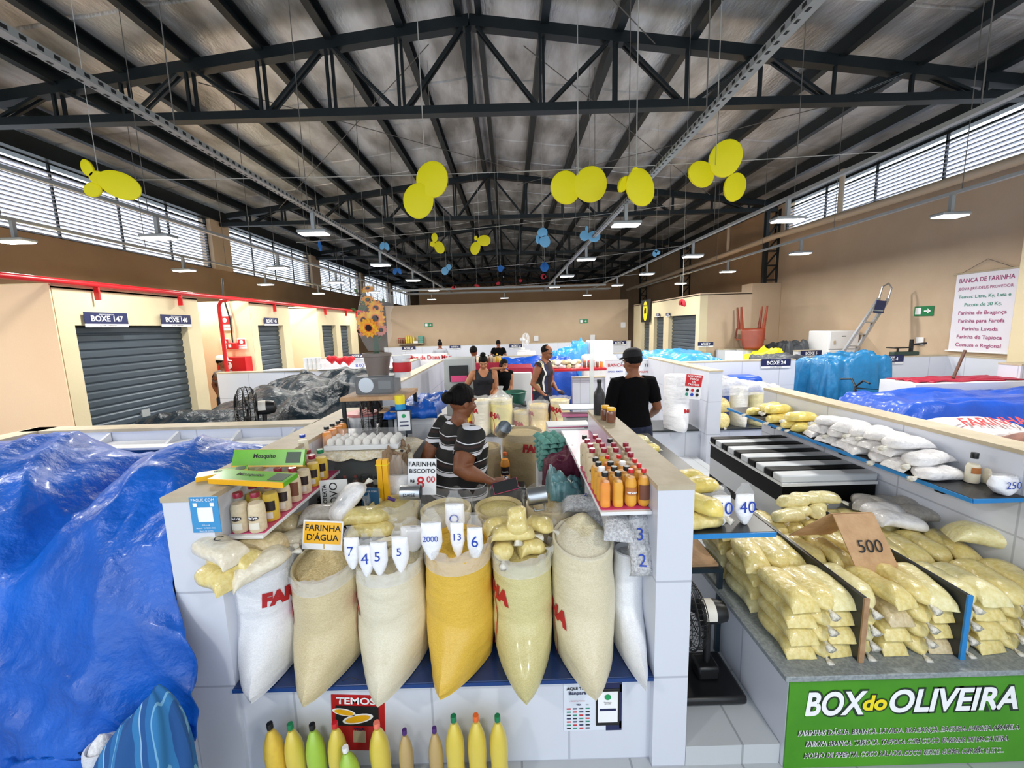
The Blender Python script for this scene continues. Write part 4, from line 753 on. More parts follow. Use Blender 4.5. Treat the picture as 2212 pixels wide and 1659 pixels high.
# the big blue tarp, lower left: runs from the back over the heap and down the front
def tf(a, b):
    x = -3.43+1.96*a; path = [(2.86, .72), (2.72, 1.0), (2.45, 1.20), (2.1, 1.17), (1.85, 1.08), (1.66, .92), (1.55, .72), (1.50, .52), (1.47, .36), (1.46, .25)]
    q = b*(len(path)-1); i = min(int(q), len(path)-2); t = q-i; g = lambda k: V((0,)+path[max(0, min(len(path)-1, k))])
    P = .5*((2*g(i))+(g(i+1)-g(i-1))*t+(2*g(i-1)-5*g(i)+4*g(i+1)-g(i+2))*t*t+(3*g(i)-g(i-1)-3*g(i+1)+g(i+2))*t**3)
    y, z = P.y, P.z; s = x+3.7
    w = 1-abs(2*a-1)**4
    z += (.10*exp(-((s-.95)/.42)**2)-.14*exp(-((s-1.52)/.10)**2)+.09*exp(-((s-1.95)/.25)**2)+.02)*min(1, (1-b)*2.2)*min(1, b*6)
    y -= .10*exp(-((s-.9)/.5)**2)*min(1, b*1.6)
    d = .14*(.5-abs(nz(s*1.3+b*2.0, b*2.6-s, 3)))**2*2+.06*(.5-abs(nz(s*2.6-b*3.5, b*4, 8)))**2*3+.022*abs(nz(s*7+b*4, b*11, 4))+.008*nz(s*14, b*20, 4)
    f = max(0, b-.55)/.45; d += f*(.045*sin(s*7+2.5*b+3*nz(s, b))+.02*sin(s*15+b*5))
    z += d*(1-f)*1.3; y -= d*(.25+1.1*f); 
    if b > .9: z += .05*nz(s*2.2, 1, 6)+.10*max(0, (s-1.35))
    return V((x+.04*nz(b*4, s, 1)*min(1, (1-a)*9)+.14*max(0, min(1, (b-.58)*8))*a**3, y, z))
o = MB().grid(tf, 110, 90).build('blue_tarpaulin', T_blue, smooth=2); tag(o, 'big shiny blue tarp thrown over the goods of the left stall, foreground', 'tarpaulin'); k = o.modifiers.new('t', 'SOLIDIFY'); k.thickness = .004; k.offset = 0
# striped blue cloth and white bag at its lower right corner
M_cloth = stripes('striped_blue_cloth', [(0, '164E8C'), (.30, '2A74AE'), (.44, '8FB4D2'), (.47, '164E8C'), (.62, '1F66A4'), (.76, '6FA6CC'), (.79, '2A74AE'), (.9, '164E8C')], 0, 7)
M_cloth2 = stripe3 = mat('white_stripe_cloth', 'C6D4E2', .8, n2='5E9CC8', nscale=24, bump=(60, .8))
def cf(a, b):
    an = 2*pi*a; q = max(.0, sin(pi*min(1, .02+b*.88)))**.42; pl = 1+.09*sin(an*7+b*4)+.10*nz(cos(an)*1.5, sin(an)*1.5, b*2.5)
    x = -1.36-.03*b+.17*q*pl*cos(an)+.05*(1-b)**2; y = 1.27+.10*q*pl*sin(an); z = .74-.72*b+.05*cos(an)*(1-b)*1.2
    return V((x, y, max(.012, z)))
o = MB().grid(cf, 90, 40).build('striped_cloth', [M_cloth], smooth=2); tag(o, 'faded blue striped cloth bundle at the lower right corner of the blue tarp', 'cloth')
o = sack(-1.56, 1.33, .02, .50, .09, .11, sackmat('crumpled_white', 'DCE0E8', 'C9CED8'), 'crumpled white bag peeping out beside the striped blue cloth', mark=False, name='white_bag', topr=.55, top=F_white, dome=.06)[0]
# the goods under the blue tarp and the trestle shelf on the back wall
t = tag(MB().b(-3.2, -1.50, 2.72, 2.925, 1.235, 1.25).build('trestle_shelf', M_white), 'white wall shelf on brackets behind the big blue tarp', 'shelf')
for x in (-2.95, -2.45, -2.0, -1.6): MB().put([(x, 2.925, 1.25), (x, 2.80, 1.25), (x, 2.925, 1.31), (x+.02, 2.925, 1.25), (x+.02, 2.80, 1.25), (x+.02, 2.925, 1.31)], [(0, 1, 2), (5, 4, 3), (0, 3, 4, 1), (1, 4, 5, 2)]).build('bracket', M_white, t, smooth=False)
# others
cover('black_plastic_cover', 'crumpled dark grey plastic sheet over goods behind the left white wall', -3.75, -1.72, 3.5, 6.6, .3, lambda u, v: 1.28+.10*u+.10*v-.10*max(0, -u-.5)*4*.5, T_black, amp=.17, sd=2)
cover('blue_tarpaulin', 'blue tarp spread across the stall behind the man in the striped vest', -.42, 1.5, 8.9, 10.2, .1, lambda u, v: 1.18+.04*v, T_royal, amp=.10, sd=4)
cover('blue_plastic_cover', 'lighter blue plastic over a heap at the left of the white chest freezer', .95, 1.98, 10.3, 11.1, .1, lambda u, v: 1.38+.22*u+.05*v, T_sky, amp=.12, sd=5)
cover('blue_plastic_cover', 'rounded sky-blue cover on the stall left of the yellow tarp', 2.9, 4.42, 8.2, 9.6, .1, lambda u, v: 1.33-.10*u*u+.06*v, T_sky, amp=.08, sd=6)
cover('yellow_tarpaulin', 'bright yellow tarp below the upturned red-brown chairs', 4.6, 5.6, 8.3, 9.0, .1, lambda u, v: 1.20+.22*u, T_yel, amp=.08, sd=7)
cover('grey_cover', 'dark grey cover right of the yellow tarp, front one', 4.7, 5.7, 7.5, 8.2, .1, lambda u, v: 1.30-.05*u*u, T_grey, amp=.08, sd=8)
cover('grey_cover', 'black and grey cover left of the white refrigerator', 6.05, 6.62, 9.0, 9.8, .1, lambda u, v: 1.42, T_grey, amp=.10, sd=9)
cover('blue_tarpaulin', 'teal blue tarp draped over a tall heap beside the BOXE 4 wall', 4.85, 5.90, 6.22, 7.05, .1, lambda u, v: 1.36+.05*u, T_teal, amp=.10, fold=.06, sd=10)
cover('blue_tarpaulin', 'royal blue tarp over the stall at the right edge, behind the half wall', 4.0, 6.5, 4.0, 5.08, .1, lambda u, v: 1.06, T_royal, amp=.07, sd=11)
tag(MB().b(5.1, 6.5, 5.1, 5.6, .1, 1.14).build('white_counter', M_white, bevel=.01), 'white counter behind the royal blue tarp, under a dark red cloth', 'counter')
cover('red_cloth', 'dark red cloth lying on the white counter at the right wall', 5.2, 6.55, 5.15, 5.55, 1.145, lambda u, v: 1.16, T_redc, amp=.02, sd=12)
tag(MB().tube([(5.85, 5.35, 1.16), (6.02, 5.4, 1.52)], .018).build('wooden_stick', mat('dark_wood', '5A3A2C', .6)), 'dark stick leaning on the dark red cloth', 'stick')
tag(MB().lathe([(.02, 0), (.30, 0), (.30, 1.0), (.28, 1.02), (.02, 1.02)], 28, (3.35, 3.3, 0)).build('green_drum', mat('green_plastic', '2F7F6A', .4)), 'green plastic drum lid behind the right half wall', 'drum')
t = tag(MB().b(2.8, 3.5, 2.1, 2.95, .01, 1.12).build('crate_stack', M_white, bevel=.01), 'pale crates carrying the sacks behind the right half wall', 'crate')
o = pack((3.02, 2.62, 1.125), (0, 0, .2), P_white, 'white flour sack with red HA lettering lying behind the right half wall', L=.62, Wd=.42, H=.2, seed=1, name='flour_sack', cat='sack'); text('FARINHA', .10, M_rtx, o, (-.02, -.12, .20), (.5, 0, -.2), bold=.002)
pack((3.15, 2.22, 1.125), (0, 0, -.2), mat('brown_pattern', '8A5A48', .6, n2='5A2F26', nscale=14), 'brown patterned sack at the right edge behind the half wall', L=.6, Wd=.4, H=.2, seed=2, name='flour_sack', cat='sack')
# ---------------------------------------------------------------- striped chest freezer
fr = empty('chest_freezer', (2.15, 3.13, 0), 'chest freezer wrapped in black and white stripes under the wall shelf', 'freezer')
x0, x1, y0, y1 = -.34, .29, -.5, .5
M_wst = mat('freezer_white', 'D6DADF', .35); M_bst = mat('freezer_black', '08090B', .5, spec=.2)
b = MB(); zs = [0.1, .28, .44, .60, .76, .88]
for i in range(5):
    b.mi = i % 2 == 0 and 1 or 0; b.b(x0, x1, y0, y1, zs[i]+(0 if i else 0), zs[i+1])
b.m = [int(k) for k in b.m]; b.build('body', [M_wst, M_bst], fr, smooth=False)
MB().b(x0-.008, x1+.008, y0-.008, y1+.008, .882, .902).build('rim', M_white, fr, smooth=False)
b = MB(); n = 10
for i in range(n):
    b.mi = i % 2; ya = y0+(y1-y0)*i/n; b.b(x0-.012, x1+.012, ya, ya+(y1-y0)/n-.004, .904, .955)
b.build('lid', [M_wst, M_bst], fr, bevel=.01)
# cardboard price tent
M_card = mat('cardboard', 'C6A078', .75, n2='B8916A', nscale=14, bump=(40, .3))
a = aY(1822, 1085, 2.0); t = empty('cardboard_sign', (a.x+.03, 2.0, .80), 'folded brown cardboard tent sign with a handwritten 500', 'sign')
MB().put([(-.10, -.02, .20), (.11, -.02, .20), (.16, -.16, -.07), (-.05, -.16, -.07)], [(0, 1, 2, 3)]).build('front_panel', M_card, t, smooth=False).modifiers.new('s', 'SOLIDIFY').thickness = .005
MB().put([(-.10, -.015, .20), (.11, -.015, .20), (.03, .14, -.0), (-.20, .14, -.0)], [(3, 2, 1, 0)]).build('back_panel', M_card, t, smooth=False).modifiers.new('s', 'SOLIDIFY').thickness = .005
text('500', .085, M_ink, t, (.035, -.105, .065), (radians(62), 0, 0), name='handwriting')
# ---------------------------------------------------------------- standing fan and folding table in the aisle
def fan(loc, rz, label, R0=.2, m=None, H=None, mw='white_label', tilt=0, pole=True):
    m = m or M_black; t = empty('electric_fan', loc, label, 'fan', rz=rz); g = MB()
    n = 44
    for k in range(n):
        a = 2*pi*k/n
        for s in (-1, 1): g.tube([(s*.075, .03*cos(a), .03*sin(a)), (s*.07, R0*.6*cos(a), R0*.6*sin(a)), (s*.045, R0*.92*cos(a), R0*.92*sin(a)), (0, R0*cos(a), R0*sin(a))], .0016, 4)
    for r_, x in ((R0, 0), (R0*.97, .035), (R0*.97, -.035), (R0*.7, .068), (R0*.7, -.068), (.04, .075), (.04, -.075)):
        g.tube([(x, r_*cos(2*pi*k/40), r_*sin(2*pi*k/40)) for k in range(41)], .004 if r_ == R0 else .0025, 5)
    g.build('grille', m, t); b = MB()
    for k in range(3):
        a = 2*pi*k/3; b.loft([[(.02*sin(q)*w_, r_*cos(a+q*.5*w_), r_*sin(a+q*.5*w_)) for q in (-1, -.3, .3, 1)] for r_, w_ in ((.03, .5), (R0*.5, .9), (R0*.88, .7))], cap=False, closed=False)
    b.build('blades', m, t).modifiers.new('s', 'SOLIDIFY').thickness = .003
    MB().loft([[(x, r_*cos(2*pi*k/20), r_*sin(2*pi*k/20)) for k in range(20)] for x, r_ in ((.06, .03), (.07, .055), (.15, .06), (.2, .05), (.215, .02))]).build('motor', m, t)
    MB().loft([[(x, .0612*cos(2*pi*k/20+.2), .0612*sin(2*pi*k/20+.2)) for k in range(11)] for x in (.085, .14)], cap=False, closed=False).build('motor_label', M_lbl_w, t)
    if pole:
        MB().tube([(.12, 0, -.03), (.12, 0, -H+.04)], .018, 10).build('pole', m, t); MB().b(-.08, .26, -.15, .15, -H, -H+.045).build('base', m, t, bevel=.015); MB().b(.06, .17, -.05, .05, -H+.045, -H+.12).build('switch_box', m, t, bevel=.012)
    t.rotation_euler = (0, tilt, rz); return t
fan((-2.2, 3.35, 1.38), .45, 'black electric fan on the goods just behind the left white half wall', .19, H=1.36)
fan((-1.07, 3.05, 1.36), .45, 'black fan behind the clear egg case, its grille turned to the left', .14, H=.16)
fan((.86, 1.92, .52), .0, 'black pedestal fan standing in the aisle between the two front stalls', .17, H=.40)
M_frame = mat('dark_blue_steel_tube', '2A3A46', .4, .4)
t = empty('folding_rack', (.98, 2.24, 0), 'dark steel folding rack with plywood top in the aisle behind the fan', 'table')
for x in (-.02, .17):
    for y in (-.1, .75): MB().b(x-.012, x+.012, y-.012, y+.012, .1, .62).build('leg', M_frame, t)
MB().b(-.03, .18, -.12, .76, .60, .625).build('frame_top', M_frame, t); MB().b(-.01, .16, -.1, .74, .627, .642).build('plywood', M_card, t)
MB().bar((.0, -.1, .1), (.16, .7, .6), .02).bar((-.2, -.1, .72), (-.02, .8, .9), .016).bar((-.02, -.1, .62), (-.2, -.1, .72), .016).build('brace', M_frame, t)
# ---------------------------------------------------------------- right wall area
fz = aZ(1800, 780, 1.0); t = empty('refrigerator', (6.98, 8.9, 0), 'white two-door refrigerator behind the aluminium ladder', 'refrigerator')
MB().b(-.30, .30, -.3, .3, .1, 1.72).build('cabinet', M_white, t, bevel=.02); MB().b(-.30, .30, -.34, -.305, 1.34, 1.71).build('upper_door', M_white, t, bevel=.012); MB().b(-.30, .30, -.34, -.305, .15, 1.32).build('lower_door', M_white, t, bevel=.012)
MB().b(-.23, -.19, -.355, -.34, 1.45, 1.52).build('handle', M_cap, t); MB().b(-.06, .02, -.345, -.34, 1.60, 1.615).build('badge', M_ink, t)
M_alu = mat('aluminium', 'B8BCC2', .3, .8)
t = empty('step_ladder', (6.55, 7.35, 1.0), 'aluminium step ladder with blue top tray leaning to the right wall', 'ladder')
A, B = V((-1.47, -.17, -.9)), V((.13, .15, 1.32)); u = V((0, .0, 0)); wv = V((.30, .1, -.02))
for s in (0, 1): MB().bar(A+wv*s*1.15, B+wv*s*.8, .035, .05).build('side_rail', M_alu, t)
MB().tube([B, B+V((.06, .02, .2)), B+wv*.4+V((.08, .02, .27)), B+wv*.8+V((.06, .02, .2)), B+wv*.8], .014).build('top_hoop', M_alu, t)
for k in range(10): p = A.lerp(B, .06+k*.094); MB().bar(p, p+wv*(1.15-.03*k), .06, .02).build('step', M_alu, t)
p = A.lerp(B, .93); MB().loft([[p+V((0, 0, -.1)), p+wv*.85+V((0, 0, -.1)), p+wv*.85+V((.04, 0, .12)), p+V((.04, 0, .12))], [q+V((0, -.02, 0)) for q in (p+V((0, 0, -.1)), p+wv*.85+V((0, 0, -.1)), p+wv*.85+V((.04, 0, .12)), p+V((.04, 0, .12)))]]).build('top_tray', mat('navy_plastic', '17295E', .4), t, smooth=False)
# plastic chairs upside down
M_chair = mat('red_brown_plastic', '8A3A22', .4, n2='7C321C', nscale=6)
def chairud(loc, rz, label, s=1):
    t = empty('plastic_chair', loc, label, 'chair', rz=rz)
    MB().grid(lambda a, b: V(((a-.5)*.44*(1-.1*b), (b-.5)*.42, .42-.02*sin(pi*a)*sin(pi*b))), 8, 8).build('seat', M_chair, t).modifiers.new('s', 'SOLIDIFY').thickness = .02
    MB().grid(lambda a, b: V(((a-.5)*.44*(1-.25*b*b), .21+.06*b+.03*cos(pi*(a-.5)), .42-.42*b)), 8, 8).build('backrest', M_chair, t).modifiers.new('s', 'SOLIDIFY').thickness = .02
    for x in (-.19, .19):
        for y in (-.18, .18): MB().tube([(x, y, .42), (x*1.2, y*1.2, .86)], [.035, .018], 8).build('leg', M_chair, t)
        MB().tube([(x*1.15, .22, .2), (x*1.35, .05, .19), (x*1.3, -.17, .22), (x*1.15, -.2, .42)], .018, 6).build('armrest', M_chair, t)
    t.scale = (s, s, s); return t
chairud((5.46, 9.34, 1.345), 2.8, 'red-brown plastic chair standing upside down on the far half wall', 1.1)
t = tag(MB().tube([(5.27, 9.15, 1.345), (5.35, 9.2, 1.7), (5.45, 9.2, 1.345)], .015).tube([(5.22, 9.2, 1.5), (5.5, 9.2, 1.52)], .012).build('folded_stool', M_black), 'black metal folding frame left of the upturned chair', 'stool')
# counter scale on the half wall
t = empty('balance_scale', (6.55, 6.78, 1.345), 'old dark green counter scale on the BOXE 4 half wall', 'scale')
M_dg = mat('dark_green_iron', '2A4038', .5); MB().b(-.22, .2, -.05, .05, 0, .06).build('base', M_dg, t, bevel=.01); MB().b(-.25, .05, -.08, .08, .12, .135).build('plate', M_black, t, bevel=.005); MB().tube([(-.12, 0, .06), (-.12, 0, .13)], .015).build('stem', M_black, t); MB().bar((.08, 0, .17), (.34, 0, .19), .03).build('beam', M_black, t); MB().b(.08, .12, -.02, .02, .06, .26).build('post', M_black, t)
for nm_, p, s, lb, cat_ in [('socket_box', aX(1988, 737, XR-.02), .13, 'white square box on the right wall above the old scale', 'socket'), ]:
    o = tag(MB().b(-.02, 0, -s/2, s/2, -s*.55, s*.55).build(nm_, M_white, bevel=.006), lb, cat_); o.location = p
for px, py, lb in [(1158, 731, 'white square box on the back wall beside the white fan'), (1280, 729, 'white square box on the back wall above the white chest freezer'), (1346, 702, 'small white plate near the right end of the back wall')]:
    o = tag(MB().b(-.09, .09, -.03, 0, -.1, .1).build('socket_box', M_white, bevel=.006), lb, 'socket'); o.location = aY(px, py, 15.49)
# bicycle peeping out behind BOXE 24
t = empty('bicycle', (4.86, 5.84, .1), 'dark bicycle parked against the teal blue tarp', 'bicycle')
for y in (0, -.0):
    pass
for k, x in enumerate((-.05, .95)): MB().tube([(x+.30*cos(2*pi*q/28), 0, .32+.30*sin(2*pi*q/28)) for q in range(29)], .016, 6).build('wheel', M_black, t)
MB().tube([(-.05, 0, .32), (.12, 0, .88), (.7, 0, .82), (.45, 0, .32), (.12, 0, .85)], .016).tube([(.45, 0, .32), (.95, 0, .32), (.7, 0, .85)], .014).build('frame', M_black, t); MB().tube([(.1, -.25, .98), (.14, -.1, 1.0), (.12, 0, .9), (.14, .1, 1.0), (.1, .25, .98)], .014).build('handlebar', M_black, t); MB().b(.6, .82, -.06, .06, .88, .93).build('saddle', M_black, t, bevel=.02)
# round sewing-shop sign
t = empty('shop_sign', aX(1396, 672, 4.46), 'black sign with a yellow oval above the right shutter boxes', 'sign', rz=-pi/2)
MB().b(-.42, .42, -.03, 0, -.36, .36).build('board', M_ink, t); MB().loft([[(.22*cos(2*pi*k/24), y, .32*sin(2*pi*k/24)) for k in range(24)] for y in (-.032, -.036)]).build('oval', M_byel, t, smooth=False); MB().b(-.09, .09, -.04, -.036, -.08, .03).b(-.05, .09, -.04, -.036, .03, .09).build('pictogram', M_ink, t, smooth=False); text('COSTURA', .07, M_ink, t, (0, -.041, .17), bold=.001)
# fire equipment between the left boxes
for px, py, w, h, lb, m in [(487, 697, .22, .30, 'red and white fire alarm notice, upper one beside the thin black cable', M_rtx), (487, 742, .17, .2, 'square red fire button notice, left of the red alarm box', M_rtx), (523, 742, .17, .2, 'square red fire button notice, right of the red alarm box', M_rtx)]:
    t = empty('fire_notice', aY(px, py, 8.02), lb, 'notice'); MB().b(-w/2, w/2, -.01, 0, -h/2, h/2).build('plate', M_white, t); MB().b(-w*.4, w*.4, -.014, -.01, -h*.1, h*.4).build('red_field', m, t); MB().lathe([(.001, 0), (w*.2, 0), (w*.2, .004), (.001, .004)], 14).build('white_ring', M_wtxt, t).matrix_local = Matrix.Translation((0, -.014, h*.15)) @ Matrix.Rotation(pi/2, 4, 'X'); text('INCENDIO', w*.16, M_rtx, t, (0, -.012, -h*.3))
t = empty('alarm_box', aY(505, 747, 8.0), 'small red fire alarm box with round button', 'alarm'); MB().b(-.1, .1, -.06, 0, -.06, .06).build('case', M_red, t, bevel=.01); MB().b(-.06, -.01, -.064, -.06, -.03, .03).build('button', M_wtxt, t)
tag(MB().tube([(-5.02, 8.0, 3.3), (-5.2, 8.0, 3.3)], .01).tube([aY(480, 602, 7.98), aY(482, 640, 7.98), aY(497, 690, 7.98), aY(503, 742, 7.98)], .014).build('black_cable', M_black), 'thin black cable running down to the red alarm box', 'cable')
t = empty('hydrant_cabinet', aY(511, 786, 7.95), 'red fire hose cabinet behind the man in the white cap', 'cabinet'); MB().b(-.30, .26, -.12, .1, -.35, .14).build('case', M_red, t, bevel=.01); MB().lathe([(.001, 0), (.07, 0), (.07, .004), (.001, .004)], 18).build('round_label', M_wtxt, t).matrix_local = Matrix.Translation((-.08, -.121, -.02)) @ Matrix.Rotation(pi/2, 4, 'X')
# ================================================================ equipment of the near stall (left inner side)
def at(px, py, Y): return aY(px, py, Y)
def card(name, label, c, w, h, rot, m, cat='sign', th=.003):
    t = empty(name, c, label, cat); t.rotation_euler = rot; MB().b(-w/2, w/2, 0, th, -h/2, h/2).build('board', m, t, smooth=False); return t
M_yc = mat('yellow_card_print', 'F2B417', .35, coat=.3)
t = card('price_card', 'yellow card reading FARINHA D\u00c1GUA standing behind the tan flour', at(697, 1156, 1.80), .185, .135, (-.15, .08, 0), M_white)
MB().b(-.085, .085, -.002, 0, -.04, .06).build('yellow_field', M_yc, t, smooth=False); text("FARINHA", .040, M_ink, t, (0, -.003, .032), bold=.0006); text("D'\u00c1GUA", .040, M_ink, t, (0, -.003, -.012), bold=.0006)
t = card('price_card', 'white handwritten card FARINHA BISCOITO 8,00', at(912, 1030, 2.05), .145, .19, (-.1, .05, .05), M_white)
for s_, z, h, m in (('FARINHA', .066, .034, M_blu), ('BISCOITO', .030, .030, M_blu), ('R$', -.022, .02, M_ink), ('8', -.032, .085, M_rtx), ('00', -.015, .045, M_rtx)): text(s_, h, m if s_ not in ('FARINHA', 'BISCOITO') else M_ink, t, ({'R$': -.05, '8': -.008, '00': .045}.get(s_, 0), -.003, z), bold=.0006)
t = card('payment_card', 'light blue payment placard on the end of the left half wall', at(443, 1112, 1.612), .117, .155, (0, 0, 0), mat('placard_blue', '3E93CC', .4))
text('PAGUE COM', .017, M_wtxt, t, (0, -.004, .065)); MB().b(-.028, .034, -.003, 0, -.03, .032).build('white_square', M_wtxt, t, smooth=False)
for i, s_ in enumerate(('TITULAR', 'Nubank  91 98351-5021', 'Banca de farinha')): text(s_, .0085, M_wtxt, t, (0, -.004, -.045-.012*i))
for x in (-.035, .035): MB().b(x-.008, x+.008, -.003, 0, .037, .052).build('logo', M_wtxt, t, smooth=False)
t = card('price_card', 'white OFERTA OVO card turned on its side behind the flour packs', at(722, 1066, 2.20), .15, .16, (0, 0, .1), M_white)
text('OFERTA', .03, M_ink, t, (-.05, -.003, 0), (pi/2, -pi/2, 0), bold=.0008); text('OVO', .06, M_ink, t, (.0, -.003, .0), (pi/2, -pi/2, 0))
t = card('payment_card', 'dark blue payment placard behind the yellow boxes', at(800, 1078, 2.16), .10, .13, (0, 0, -.1), mat('placard_dark', '2A5F8A', .4)); text('PAGUE COM', .014, M_wtxt, t, (0, -.003, .045))
# insect repellent incense boxes on the left shelf bottles
M_bg = mat('box_green', '6FBF2A', .3, n2='58A81E', nscale=8, coat=.4); M_by = mat('box_yellow', 'F2B51C', .35, coat=.3)
for c, w, h, d, rot, lb, tx in [(aZ(582, 990, 1.372), .36, .085, .02, (-.45, .02, .0), 'green and yellow Mosquito incense box leaning behind the bottles', 'Mosquito'), (aZ(548, 1033, 1.36), .36, .10, .022, (-1.48, .03, -.14), 'green and yellow box lying flat on the bottle caps', 'Mosquito'), (aZ(482, 1022, 1.353), .2, .07, .02, (-1.53, .0, .5), 'small black and green box half under the others', 'Bio')]:
    t = empty('incense_box', c, lb, 'box'); t.rotation_euler = rot; MB().b(-w/2, w/2, -d/2, d/2, -h/2, h/2).build('carton', M_bg, t, bevel=.001); MB().b(-w/2, w/2, -d/2-.001, d/2+.001, -h/2-.001, -h/2+.006).b(-w/2, w/2, -d/2, d/2, h/2, h/2+.001).build('yellow_edge', M_by, t)
    text(tx, h*.35, M_ink, t, (-.02, -d/2-.0015, .01), bold=.0005); MB().b(w*.25, w*.45, -d/2-.001, -d/2, -h*.3, h*.35).build('dark_panel', mat('box_dark', '173D22', .4), t, smooth=False)
t = empty('incense_box', at(829, 1040, 2.22), 'pair of tall yellow boxes tied upright beside the display case', 'box')
for x in (-.016, .016): MB().b(x-.0145, x+.0145, -.015, .015, -.13, .13).build('carton', M_by, t, bevel=.001)
MB().b(-.035, .035, -.02, .02, .10, .104).build('tie', M_byel, t)
bottle('shampoo', at(657, 980, 2.42), .12, .03, 'cream', 'blue', 'small white spray bottle with blue cap on the left half wall shelf')
# the glass display case with honey and sauces
cx, cy_, zb = -.99, 2.62, .93; M_acr = mat('acrylic', 'DDE6EA', .05, alpha=.06, coat=.25); M_wrap = mat('thin_wrap', 'F4F6F8', .1, alpha=.10, bump=(14, .8), coat=.4)
tag(MB().b(cx-.30, cx+.32, cy_-.14, cy_+.2, .1, zb-.012).build('storage_cabinet', mat('dark_cabinet', '20242A', .5), bevel=.01), 'dark cabinet under the glass display case', 'cabinet')
t = empty('display_case', (cx, cy_, zb), 'glass display case with honey bottles and a MEL label', 'display case')
MB().b(-.29, .29, -.12, .16, 0, .014).build('bottom', M_black, t); MB().b(-.285, .285, .15, .158, .014, .29).build('darkening_panel', mat('darkening_panel', '1C1A1A', .7, spec=.1), t); MB().b(-.29, .29, -.12, .16, .155, .162).build('shelf', M_acr, t); MB().b(-.29, .29, -.122, -.119, 0, .30).b(-.29, -.287, -.12, .16, 0, .30).b(.287, .29, -.12, .16, 0, .30).build('glass_panes', M_acr, t); MB().b(-.30, .30, -.13, .17, .30, .312).build('top', M_clear, t)  # dark panel added behind the bottles to darken the case interior
for x in (-.29, .29): MB().b(x-.008, x+.008, -.13, -.114, 0, .32).build('post', M_black, t)
p = tag(MB().b(-.29, .29, -.131, -.127, -.10, -.015).build('tile_panel', mat('patterned_tile', 'A9B4BC', .5, n2='5E7280', nscale=26)), 'grey patterned cloth panel under the display case', 'cloth'); p.location = (cx, cy_, zb)
u = card('price_card', 'small white card reading MEL in the display case', (cx-.06, cy_-.135, zb+.055), .062, .042, (0, 0, 0), M_white); text('MEL', .02, M_ink, u, (0, -.003, 0))
for i in range(8): bottle('jar' if i > 3 else 'soda', (cx-.25+.07*i, cy_-.06, zb+.015), .125, .024 if i < 4 else .028, ['wine', 'brown', 'brown', 'honey', 'honey', 'cream', 'brown', 'cream'][i], ['red', 'red', 'red', 'red', 'black', 'black', 'black', 'black'][i], 'bottle inside the display case, %s from the left' % wd[i], 'dark' if i > 3 else None, 'bottles in the display case')
o = tag(MB().grid(lambda a, b: V((cx-.32+.68*a, cy_-.16+.36*b, zb+.318-.05*max(0, .12-b)/.12*(.6+.4*abs(sin(a*14)))-.03*max(0, a-.9)/.1)), 50, 20).build('crochet_cloth', mat('cream_lace', 'D8C8A4', .8, n2='F0EADC', nscale=70), smooth=2), 'cream lace cloth covering the top of the display case', 'cloth'); o.modifiers.new('s', 'SOLIDIFY').thickness = .003
# eggs in a clear case
t = empty('egg_case', (cx+.03, cy_-.03, zb+.325), 'clear plastic egg case full of white eggs on the display case', 'egg case')
M_egg = mat('egg_shell', 'F2EEE8', .5)
MB().b(-.235, .235, -.085, .115, 0, .03).build('tray', M_white, t, bevel=.004); MB().loft([[(x*q, y*q+.015, z) for x, y in ((-.235, -.10), (.235, -.10), (.235, .10), (-.235, .10))] for q, z in ((1, .03), (1, .07), (.94, .095))]).build('clear_lid', M_clear, t, smooth=False)
eg = MB().lathe([(.002, 0), (.014, .004), (.021, .016), (.023, .026), (.019, .042), (.011, .052), (.002, .056)], 14).mesh('egg', M_egg)
for j in range(3):
    for i in range(8):
        o = bpy.data.objects.new('egg', eg); COL.objects.link(o); o.location = (cx+.03-.20+.057*i, cy_-.03-.055+.062*j, zb+.33+.012); tag(o, 'white egg in the clear case, %s row, %s from the left' % (['front', 'middle', 'back'][j], wd[i]), 'egg', 'eggs in the clear case')
for i, (px, py, Y) in enumerate([(706, 936, 2.60), (718, 922, 2.68), (730, 910, 2.76), (738, 900, 2.84)]):
    p = at(px, py, Y); bottle('shampoo', (p.x, Y, zb+.325), .135, .029, 'orange', 'black', 'orange pepper sauce bottle with black cap beside the egg case, %s' % ['front', 'second', 'third', 'farthest'][i], None, 'sauce bottles beside the egg case')
# tub with pink lid, fridge, cardboard, scale in plastic, plant
t = empty('plastic_tub', (-1.16, 3.12, 1.2), 'round white tub with a dusty pink lid near the black fan', 'tub'); MB().lathe([(.02, 0), (.09, 0), (.105, .15), (.1, .155), (.02, .155)], 28).build('tub', M_white, t); MB().lathe([(.02, .155), (.115, .155), (.115, .175), (.1, .18), (.02, .178)], 28).build('lid', mat('dusty_pink', 'D98A88', .45), t)
tag(MB().b(-1.25, -.93, 2.95, 3.5, .1, 1.198).build('white_cupboard', M_white, bevel=.01), 'low cupboard behind the display case holding the tub', 'cupboard')
fx0, fx1 = -.90, -.62
t = empty('tall_freezer', (-.72, 3.25, .1), 'white upright refrigerator with papers taped on its side behind the seller', 'refrigerator')
MB().b(-.16, .14, -.28, .35, 0, 1.30).build('cabinet', M_white, t, bevel=.015); MB().b(-.20, -.165, -.28, .35, .0, 1.30).build('door', mat('dark_edge', '5A6066', .4), t)
MB().b(.1405, .143, -.2, .05, .55, 1.18).build('taped_paper', mat('paper', 'DADCE0', .7), t, smooth=False); MB().b(-.14, .12, -.284, -.281, .6, 1.2).build('taped_paper', mat('paper'), t, smooth=False)
tag(MB().b(-.97, -.60, 2.93, 3.1, 1.40, 1.412).build('box_shelf', M_card), 'cardboard sheet under the plastic-wrapped scale', 'cardboard')
